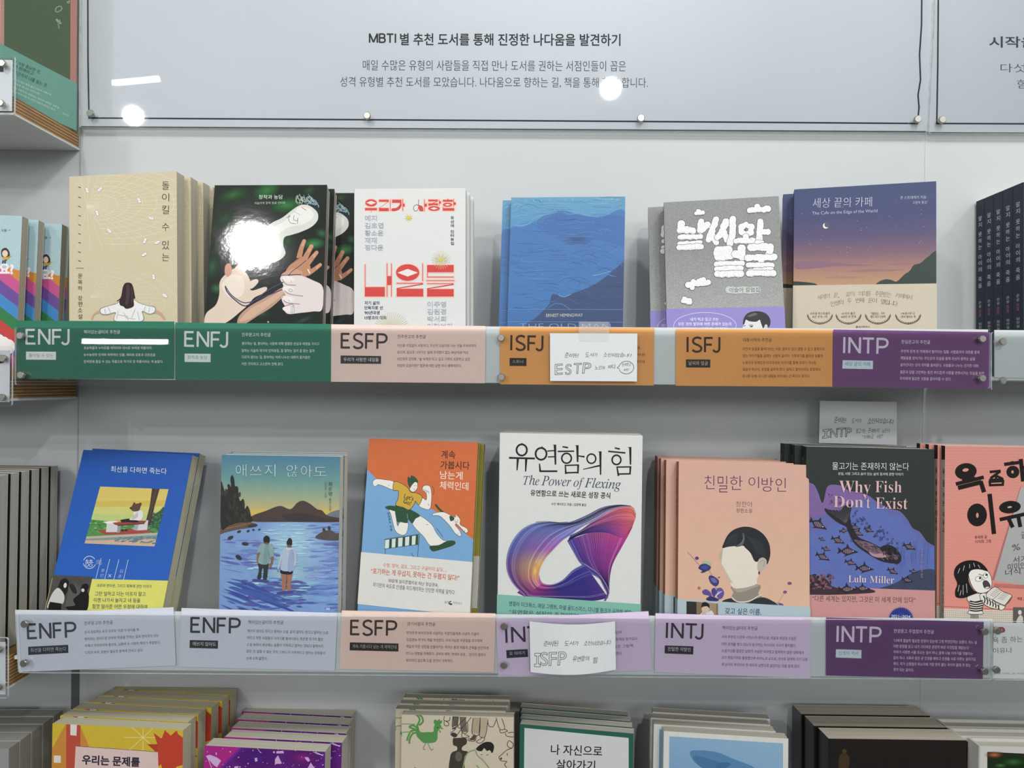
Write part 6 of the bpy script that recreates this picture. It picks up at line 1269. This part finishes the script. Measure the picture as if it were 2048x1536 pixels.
card('second lavender-grey card lettered ENFP, next to the pink card of the lower strip', [(363, 1216), (674.5, 1226), (669.5, 1341.5), (358, 1333.5)], LAV, (340, 1200, .17578), ('ENFP', 242, 372, 790, 382, 178, 26),
     ('애쓰지 않아도', (225, 455, 547, 462, 545, 554, 222, 546), (258, 520, 522, 526, 46)), ('책이있는글터의 추천글', 888, 274, 1290, 278, 44),
     [('애쓰지 않아도 된다고 말하는 소설. 같지 않아도 된다고 말하는 소설.', 880, 368, 1805, 390, 36), ('여리고 착한 사람들의 이야기를 들여다보는 최은영 작가의 짧은', 876, 446, 1742, 466, 36), ('소설 속에서 세상에는 슬픔이 가득하고 말하는 것보다 말해지지', 874, 524, 1742, 544, 36), ('않은 것, 말할 수 없는 것이 그보다 더 가득하다고 말하는 문장들이', 870, 600, 1764, 624, 36), ('눈에 오래 밟힌다.', 868, 680, 1108, 684, 36)], '#2c2e30', '#26282a', '#b4b8ba')
card('pink card lettered ESFP in the lower strip', [(683.5, 1221), (991.5, 1227), (988, 1344.5), (678.5, 1338)], '#c6aca2', (660, 1205, .1709), ('ESFP', 246, 382, 772, 390, 180, 26),
     ('계속 가봅시다 남는 게 체력인데', (232, 466, 802, 480, 800, 574, 230, 560), (262, 534, 778, 544, 46)), ('경기서점의 추천글', 902, 272, 1232, 274, 44),
     [('번아웃과 보어아웃에 시달리는 직장인들에게 15년차 구글러', 896, 372, 1740, 388, 38), ('정김경숙 작가의 책을 추천한다. 지속가능한 꾸준함을 추구하며', 894, 454, 1780, 468, 38), ('매일의 작은 성장을 만들어가는 작가는 몸과 마음의 근육을 단단하게', 892, 532, 1852, 552, 38), ('만드는 방법을 전해준다. 공부와 체력, 연대와 공감… 당신의 열정이', 890, 614, 1820, 632, 38), ('빛바라지 않도록 도울 조언이 가득하다.', 890, 696, 1440, 702, 38)], '#33261f', '#1f1a18', '#9a9088')
card('lilac card lettered INTJ half covered by the bowed handwritten note', [(992, 1238), (1297, 1222.5), (1304, 1340), (996.5, 1354)], LIL, (970, 1205, .18066), ('INTJ', 240, 446, 690, 426, 172, 25),
     ('모 이야기', (234, 528, 473, 515, 478, 602, 240, 617), (270, 586, 440, 576, 40)), None, [('그림책을 읽으며', 1330, 356, 1512, 346, 34), ('어른을 위한 그림체로 담겨있다.', 1230, 432, 1695, 416, 34), ('선물 같은 그림책.', 1330, 510, 1650, 494, 34), ('담아 추천한다.', 1330, 588, 1520, 578, 34)], '#2c2438', '#1f1d28', '#a8a4b0', y=-.11845)

card('lilac card lettered INTJ with its whole text showing, before the pink novels', [(1311, 1226.5), (1623, 1236), (1620.5, 1357), (1309, 1344)], LIL, (1300, 1210, .17578), ('INTJ', 190, 375, 598, 388, 174, 25),
     ('친밀한 이방인', (168, 460, 494, 470, 492, 563, 166, 551), (202, 522, 462, 530, 46)), ('책이있는글터의 추천글', 822, 282, 1224, 288, 44),
     [('수지 주연의 드라마 <안나>의 원작소설. 비밀과 욕망과 진실은', 816, 380, 1664, 402, 38), ('어떤 관계를 맺고 있는지 탐구하는 미스터리 서사가 흥미롭다.', 814, 462, 1662, 482, 38), ('소설가인줄 알았던 남편이 사실은 여자였고 합격하지 않은 대학에서', 814, 538, 1748, 562, 38), ('교지 편집기자로 활동했으며 피아노과 교수로, 의사로 일하며 각기 다른', 812, 616, 1792, 640, 38), ('세 남자의 부인이자 한 여자의 남편으로 살았다는 것을 알게 된다.', 812, 694, 1706, 718, 38)], '#2a2230', '#1f1d28', '#b4b0bc')
card('purple card lettered INTP at the right end of the lower strip', [(1652.5, 1235), (1967.5, 1244), (1965.5, 1358.5), (1652.3, 1351)], '#573060', (1640, 1210, .19922), ('INTP', 175, 370, 604, 380, 160, 23),
     ('인생의 역사', (160, 444, 416, 452, 415, 536, 158, 527), (188, 502, 386, 506, 42)), ('한양문고 주엽점의 추천글', 740, 280, 1142, 290, 40),
     [('‘나에게 절실히 필요한 문장이 있는데 그게 무엇인지는 모른다. 어느 날', 738, 372, 1576, 392, 34), ('어떤 문장을 읽고 내가 기다려온 문장이 바로 이것임을 깨닫는다.’', 736, 430, 1505, 448, 34), ('저자가 사랑한 시를 모으는 일이 하나, 함께 나눌 이야기를 덧붙이는', 736, 488, 1535, 506, 34), ('일이 하나. 시화라 함은 곧 인생을 배우고 인생을 시로 이루는 글이기도', 736, 546, 1565, 562, 34), ('하다. 작가 신형철의 목소리에 가장 편히 붙는 곡이자 몸에 꼭 맞는', 736, 606, 1512, 622, 34), ('옷이 되는 글이다.', 736, 664, 942, 670, 34)], '#c4b4d4', '#b4c4dc', '#5a6a84')
# white price card at the right, cut by the frame
a = flat('label_card', 'white card with a red rounded tag at the right end of the lower strip', 'card', None, [(1987, 1245), (2300, 1252), (2300, 1362), (1986, 1357)], YC, .0003, '#c9cdd4', CARD).z(1640, 1210, .19922)
a.B('#8f3a34', 1780, 222, 1835, 222, 1858, 250, 1835, 278, 1700, 278, 1700, 222); a.T('책택', 1780, 264, 1830, 264, 26, '#d8b4ac'); a.T('욕 좀 하는', 1735, 384, 2036, 372, 60, '#3a3c42', -.004); a.T('이유나', 1738, 488, 1930, 482, 56, '#3a3c42', -.004); a.T('류재향, 이덕화 그림 | 위즈덤하우스', 1745, 700, 2120, 700, 22, '#55585e'); a.done()

K_ALB = 1.0
# ------------------------------------------------------------------ acrylic strips with their screws
METAL = plain('brushed_steel', '#b9b5ac', .32, 1.0, .05, 300)
def screw(px, y, parent, r=.0036):
    p = at(*px, y); mb = MB(); n = 20
    prof = [(r * .55, .0), (r * .55, -.0006), (r, -.0006), (r, -.0034), (r * .86, -.0041), (0, -.0041)]
    for i in range(n):
        a0, a1 = 2 * math.pi * i / n, 2 * math.pi * (i + 1) / n
        for (r0, y0), (r1, y1) in zip(prof[:-1], prof[1:]):
            q = [(r0 * math.cos(a0), y0, r0 * math.sin(a0)), (r0 * math.cos(a1), y0, r0 * math.sin(a1)), (r1 * math.cos(a1), y1, r1 * math.sin(a1)), (r1 * math.cos(a0), y1, r1 * math.sin(a0))]
            mb.face(q if r1 > 1e-6 else q[:3])
    o = mb.build('screw', METAL, parent); o.location = Vector(p.tolist()) - parent.matrix_world.translation; return o
def holder(label, px4, screws, y=YP, th=PT, name='acrylic_strip', cat='sign holder', r=.0036, back=None):
    P = [at(*p, y) for p in px4]; c = np.mean(P, 0); c[2] = min(p[2] for p in P); c[1] = y + th / 2
    e = empty(name, c); tag(e, label, cat)
    ring = [tuple(P[i] - c) for i in (3, 2, 1, 0)]; cc = []
    m = len(ring); R_ = .0025
    for i in range(m):                                  # rounded corners
        p0, p1, p2 = (np.array(ring[k % m]) for k in (i - 1, i, i + 1)); d0 = (p0 - p1) / np.linalg.norm(p0 - p1); d2 = (p2 - p1) / np.linalg.norm(p2 - p1)
        for k in range(4): t = k / 3; q = (1 - t) ** 2 * (p1 + d0 * R_) + 2 * t * (1 - t) * p1 + t * t * (p1 + d2 * R_); cc.append(tuple(q))
    mb = MB(); mb.prism(cc, [(p[0], p[1] + th, p[2]) for p in cc], (1, 1, 1, 1), 0, 1); mb.build('front_pane', [acrylic(), acrylic_edge()], e)
    for s in screws: screw(s, y, e, r)
    return e
holder('long clear acrylic strip in front of the green, pink and orange cards', [(29, 653.5), (1982, 664), (1981, 777), (29, 770)], [(44, 671.5), (45.3, 750), (1002, 676), (1002.6, 754), (1961.5, 678), (1961.5, 756.4)])
holder('long clear acrylic strip in front of the lavender and lilac cards', [(30, 1228), (1983, 1241.5), (1985, 1360), (36, 1346)], [(52, 1246.6), (50.6, 1325), (1008.5, 1251), (1008, 1329), (1966.7, 1261.4), (1966.7, 1341)])
holder('clear acrylic strip with two screws and no card at the right edge', [(1984, 664), (2300, 666), (2300, 780), (1984, 780.5)], [(2002.7, 683.5), (2002.7, 761)])
holder('clear acrylic strip in front of the white price card at the right', [(1984.8, 1242.2), (2300, 1250), (2300, 1364), (1986.2, 1360.2)], [(1992, 1260), (1990, 1338)])
def leftholder(label, px4, screws, fill='#eceef2', mark=None, lab2='', y=-.1262):
    a = flat('label_card', lab2, 'card', None, [(px4[0][0], px4[0][1] + 8), (px4[1][0] - 4, px4[1][1] + 8), (px4[2][0] - 4, px4[2][1] - 8), (px4[3][0], px4[3][1] - 8)], y + .0032, .0003, fill, CARD).z(0, 0, 1)
    if mark: mark(a)
    a.done(); holder(label, px4, screws, y)
leftholder('acrylic label strip at the upper left below the green book', [(-160, 110), (29, 112), (28, 230), (-160, 228)], [(8, 129), (5, 208)], mark=lambda a: a.P('#3a3a3c', -40, 127, 7, 127, 7, 144, -40, 144), lab2='white label in the upper left strip with a dark mark')
leftholder('acrylic label strip at the left below the rainbow books', [(-160, 690), (24, 693), (23, 812), (-160, 810)], [(9, 717), (7, 795)], mark=lambda a: a.B('#1d1d1f', -30, 712, 0, 710, 8, 716, 6, 726, -30, 728), lab2='white label at the left below the rainbow books')
leftholder('acrylic label strip at the left below the black-covered books', [(-160, 1272), (15, 1276), (15, 1397), (-160, 1395)], [(-1, 1299), (-1, 1374)], lab2='white label at the left below the black-covered books')

# ------------------------------------------------------------------ handwritten notes
def note(label, px4, y, bow=0, group='handwritten sold-out notes'):
    """a small white card, optionally bowed outward in the middle"""
    P = [at(*p, y) for p in px4]; c = np.mean(P, 0); c[2] = min(p[2] for p in P); e = empty('handwritten_note', c); tag(e, label, 'note', group)
    lo = np.min(P, 0); hi = np.max(P, 0)
    a = Art((lo[0], y, hi[2]), (1, 0, 0), (0, 0, -1), hi[0] - lo[0], hi[2] - lo[2], (0, -1, 0)); a.root = e; a.c = c; a.P4 = P; a.bow = bow; a.lo = lo; a.hi = hi; return a
def note_done(a):
    bw = lambda x: -a.bow * math.sin(math.pi * min(max((x - a.lo[0]) / (a.hi[0] - a.lo[0]), 0), 1)); mb = MB(); n = 24; th = .0003; P = a.P4; W_ = lin('#d9dcdd')
    for i in range(n):
        q = []
        for t in (i / n, (i + 1) / n): q.append(P[0] * (1 - t) + P[1] * t); q.append(P[3] * (1 - t) + P[2] * t)
        f = lambda p, d: (p[0] - a.c[0], p[1] - a.c[1] + bw(p[0]) + d, p[2] - a.c[2])
        tl, bl, tr, br = q
        mb.face([f(bl, 0), f(br, 0), f(tr, 0), f(tl, 0)], W_); mb.face([f(tl, th), f(tr, th), f(br, th), f(bl, th)], W_)
        mb.face([f(tl, 0), f(tr, 0), f(tr, th), f(tl, th)], W_); mb.face([f(br, 0), f(bl, 0), f(bl, th), f(br, th)], W_)
        if i == 0: mb.face([f(bl, 0), f(tl, 0), f(tl, th), f(bl, th)], W_)
        if i == n - 1: mb.face([f(tr, 0), f(br, 0), f(br, th), f(tr, th)], W_)
    for pl, cl, k in a.tris:
        pts = []
        for p in pl:
            wv = a.O + a.U * p[0] + a.V * p[1]; pts.append((wv[0] - a.c[0], wv[1] - a.c[1] + bw(wv[0]) - 4e-5 - a.step * k, wv[2] - a.c[2]))
        mb.face(pts, list(cl))
    return mb.build('paper', ink(.7, .02, 160, .2), a.root)
HW = '#2e3033'
TAPE, nt_, b_ = nm('clear_tape'); b_.inputs['Alpha'].default_value = .16; b_.inputs['Roughness'].default_value = .12; b_.inputs['Base Color'].default_value = (.85, .84, .8, 1)
def out_i(a, x0, y0, w_, h, sh, sw):
    """an outlined capital I with bars, drawn by hand"""
    q = ((0, 0), (1, 0), (1, .2), (.66, .2), (.66, .8), (1, .8), (1, 1), (0, 1), (0, .8), (.34, .8), (.34, .2), (0, .2)); p = [c for (u, v) in q for c in (x0 + u * w_ + sh * h * (1 - v), y0 - h * (1 - v) - u * w_ * .12)]
    a.L(HW, sw, *p, closed=True)
def hand(a, txt, x0, x1, y, h, slope=0, seed=1):
    rr = random.Random(seed); n = sum(.8 if c == ' ' else 1 for c in txt); w_ = (x1 - x0) / n; x = x0
    for c in txt:
        if c == ' ': x += .8 * w_; continue
        yy = y + slope * (x - x0) / (x1 - x0) + rr.uniform(-.06, .06) * h; hh = h * rr.uniform(.82, 1.12); d = rr.uniform(-.05, .02) * w_
        if c in '!"': a.T(c, x + w_ * (.3 if c == '!' else .1), yy - (h * .6 if c == '"' else 0), x + w_ * .45, yy - (h * .6 if c == '"' else 0), h * (.9 if c == '!' else .3), HW, 0, .1); x += w_ * .6; continue
        a.T(c, x + w_ * .04, yy, x + w_ * .94, yy + d, hh if c not in '-"!' else h * .4, HW, -.004, rr.uniform(.10, .22)); x += w_
a = note('white handwritten note taped over the orange card, speech bubble at its right', [(1100, 666.5), (1274.7, 667), (1274, 763), (1100.3, 762)], -.1238).z(970, 645, .18066)
hand(a, '준비된', 878, 1035, 392, 52, -6, 1); hand(a, '도서가', 1108, 1245, 380, 44, 0, 2); hand(a, '소진되었습니다', 1308, 1625, 380, 46, 4, 3)
for t, x0, y0, x1, y1 in (('E', 775, 580, 858, 572), ('S', 890, 580, 955, 575), ('T', 982, 568, 1062, 564), ('P', 1078, 562, 1166, 562)): a.T(t, x0, y0, x1, y1, 115, HW, .03, .10, 5)
hand(a, '노인과', 1215, 1328, 520, 46, 0, 4); hand(a, '바다', 1358, 1446, 512, 44, 0, 5)
a.O_(HW, 5, 1565, 498, 82, 70, -5, 30, -165, 165); a.L(HW, 5, 1488, 478, 1465, 500, 1490, 515)
hand(a, '한생문고', 1515, 1615, 482, 30, -6, 6); hand(a, '추천!', 1535, 1606, 538, 30, -4, 7)
note_done(a); tp = at(1188, 662, -.1242)
mb = MB(); mb.box(-.0155, .0155, -.00004, .00004, -.0105, .0095); o = mb.build('tape', TAPE, a.root); o.location = Vector(tp.tolist()) - a.root.matrix_world.translation; o['label'] = 'clear tape'
a = note('bowed white handwritten note over the lilac card of the lower strip', [(1059, 1242.5), (1230, 1242.3), (1231.8, 1339.3), (1061, 1343.8)], -.1232, .011).z(970, 1205, .18066)
hand(a, '준비된', 640, 805, 462, 56, -18, 11); hand(a, '도서가', 868, 1025, 440, 50, -6, 12); hand(a, '소진되었습니다', 1080, 1392, 438, 50, 22, 13)
out_i(a, 547, 702, 62, 150, .03, 5)
for t, x0, y0, x1, y1 in (('S', 612, 680, 690, 672), ('F', 704, 670, 785, 662), ('P', 800, 656, 885, 652)): a.T(t, x0, y0, x1, y1, 145, HW, .03, .12, 5)
hand(a, '유연함의', 955, 1140, 612, 58, -4, 14); hand(a, '힘', 1180, 1232, 636, 78, 0, 15)
note_done(a)
a = note('white handwritten note leaning on the wall above the mermaid books', [(1640, 801.5), (1793.6, 804), (1794, 890), (1638, 886)], -.0210).z(1550, 780, .3125)
hand(a, '준비된', 375, 455, 212, 36, -2, 21); hand(a, '도서가', 488, 552, 210, 32, 0, 22); hand(a, '소진되었습니다', 592, 760, 212, 34, 6, 23)
out_i(a, 303, 310, 40, 56, .08, 3)
for t, x0, y0, x1, y1 in (('N', 352, 305, 398, 302), ('T', 402, 300, 446, 298), ('P', 450, 300, 487, 298)): a.T(t, x0, y0, x1, y1, 56, HW, .03, .12, 3)
hand(a, '물고기는', 515, 580, 276, 26, 0, 24); hand(a, '존재하지', 594, 665, 274, 26, 0, 25); hand(a, '않는다', 682, 735, 274, 24, -4, 26); hand(a, '"한생문고', 556, 634, 310, 22, 0, 27); hand(a, '추천!"', 648, 705, 312, 24, -8, 28)
note_done(a)

# ------------------------------------------------------------------ the notice boards above
YS = -.0045
PAPER = ink(.65, .012, 8, .25)
a = flat('notice_sheet', 'large white notice with a black border about recommended books, above the upper shelf', 'sign', None, [(161, -60), (1871, -60), (1856, 262), (160, 252)], YS, .0006, '#d6d9df', PAPER).z(0, 0, .2539)
LN = '#23262a'
a.z(0, 0, 1); a.L(LN, 3.2, 175.5, -60, 176, 120, 178, 236, 735, 239.5, 1280, 243, 1835, 247, 1838, 215, 1836, 190, 1841, 160, 1839, 110, 1843, 50, 1844, -60)
a.z(640, 0, .3418)
caps(a, 'MBTI', 290, 250, 441, 251, 54, 9.5, '#2b2d31'); a.T('별 추천 도서를 통해 진정한 나다움을 발견하기', 468, 266, 1758, 270, 72, '#2b2d31', .018)
a.T('매일 수많은 유형의 사람들을 직접 만나 도서를 권하는 서점인들이 꼽은', 250, 412, 1790, 418, 62, '#3a3c41', -.004); a.T('성격 유형별 추천 도서를 모았습니다. 나다움으로 향하는 길, 책을 통해 함께 합니다.', 118, 510, 1918, 516, 62, '#3a3c41', -.004)
a.done()
a = flat('notice_sheet', 'second white notice with a black border, cut by the right frame edge', 'sign', None, [(1873.5, -60), (2400, -60), (2400, 266), (1858, 264)], YS, .0006, '#d6d9df', PAPER).z(0, 0, 1)
a.L(LN, 3.2, 1877, -60, 1875.5, 130, 1873.5, 247, 2400, 249)
a.z(1780, 0, .24746); a.T('시작을 응원하는 책', 800, 386, 1900, 386, 92, '#3a3c41', .018); a.T('다섯 명의 작가가 추천', 893, 586, 1980, 586, 72, '#4a4c51', -.004); a.T('함께 읽어 봅니다', 1026, 716, 1830, 716, 72, '#4a4c51', -.004); a.done()
holder('clear acrylic sheet with four steel standoffs over the large notice', [(159, -62), (1870, -62), (1856, 265), (158, 254.5)], [(183, 228), (735, 233), (1281, 238), (1833, 240)], -.0098, .004, 'acrylic_sheet', 'sign holder', .0042)
holder('clear acrylic sheet over the notice at the right frame edge', [(1874.5, -62), (2400, -62), (2400, 268), (1859, 266)], [(1882, 241)], -.0098, .004, 'acrylic_sheet', 'sign holder', .0042)
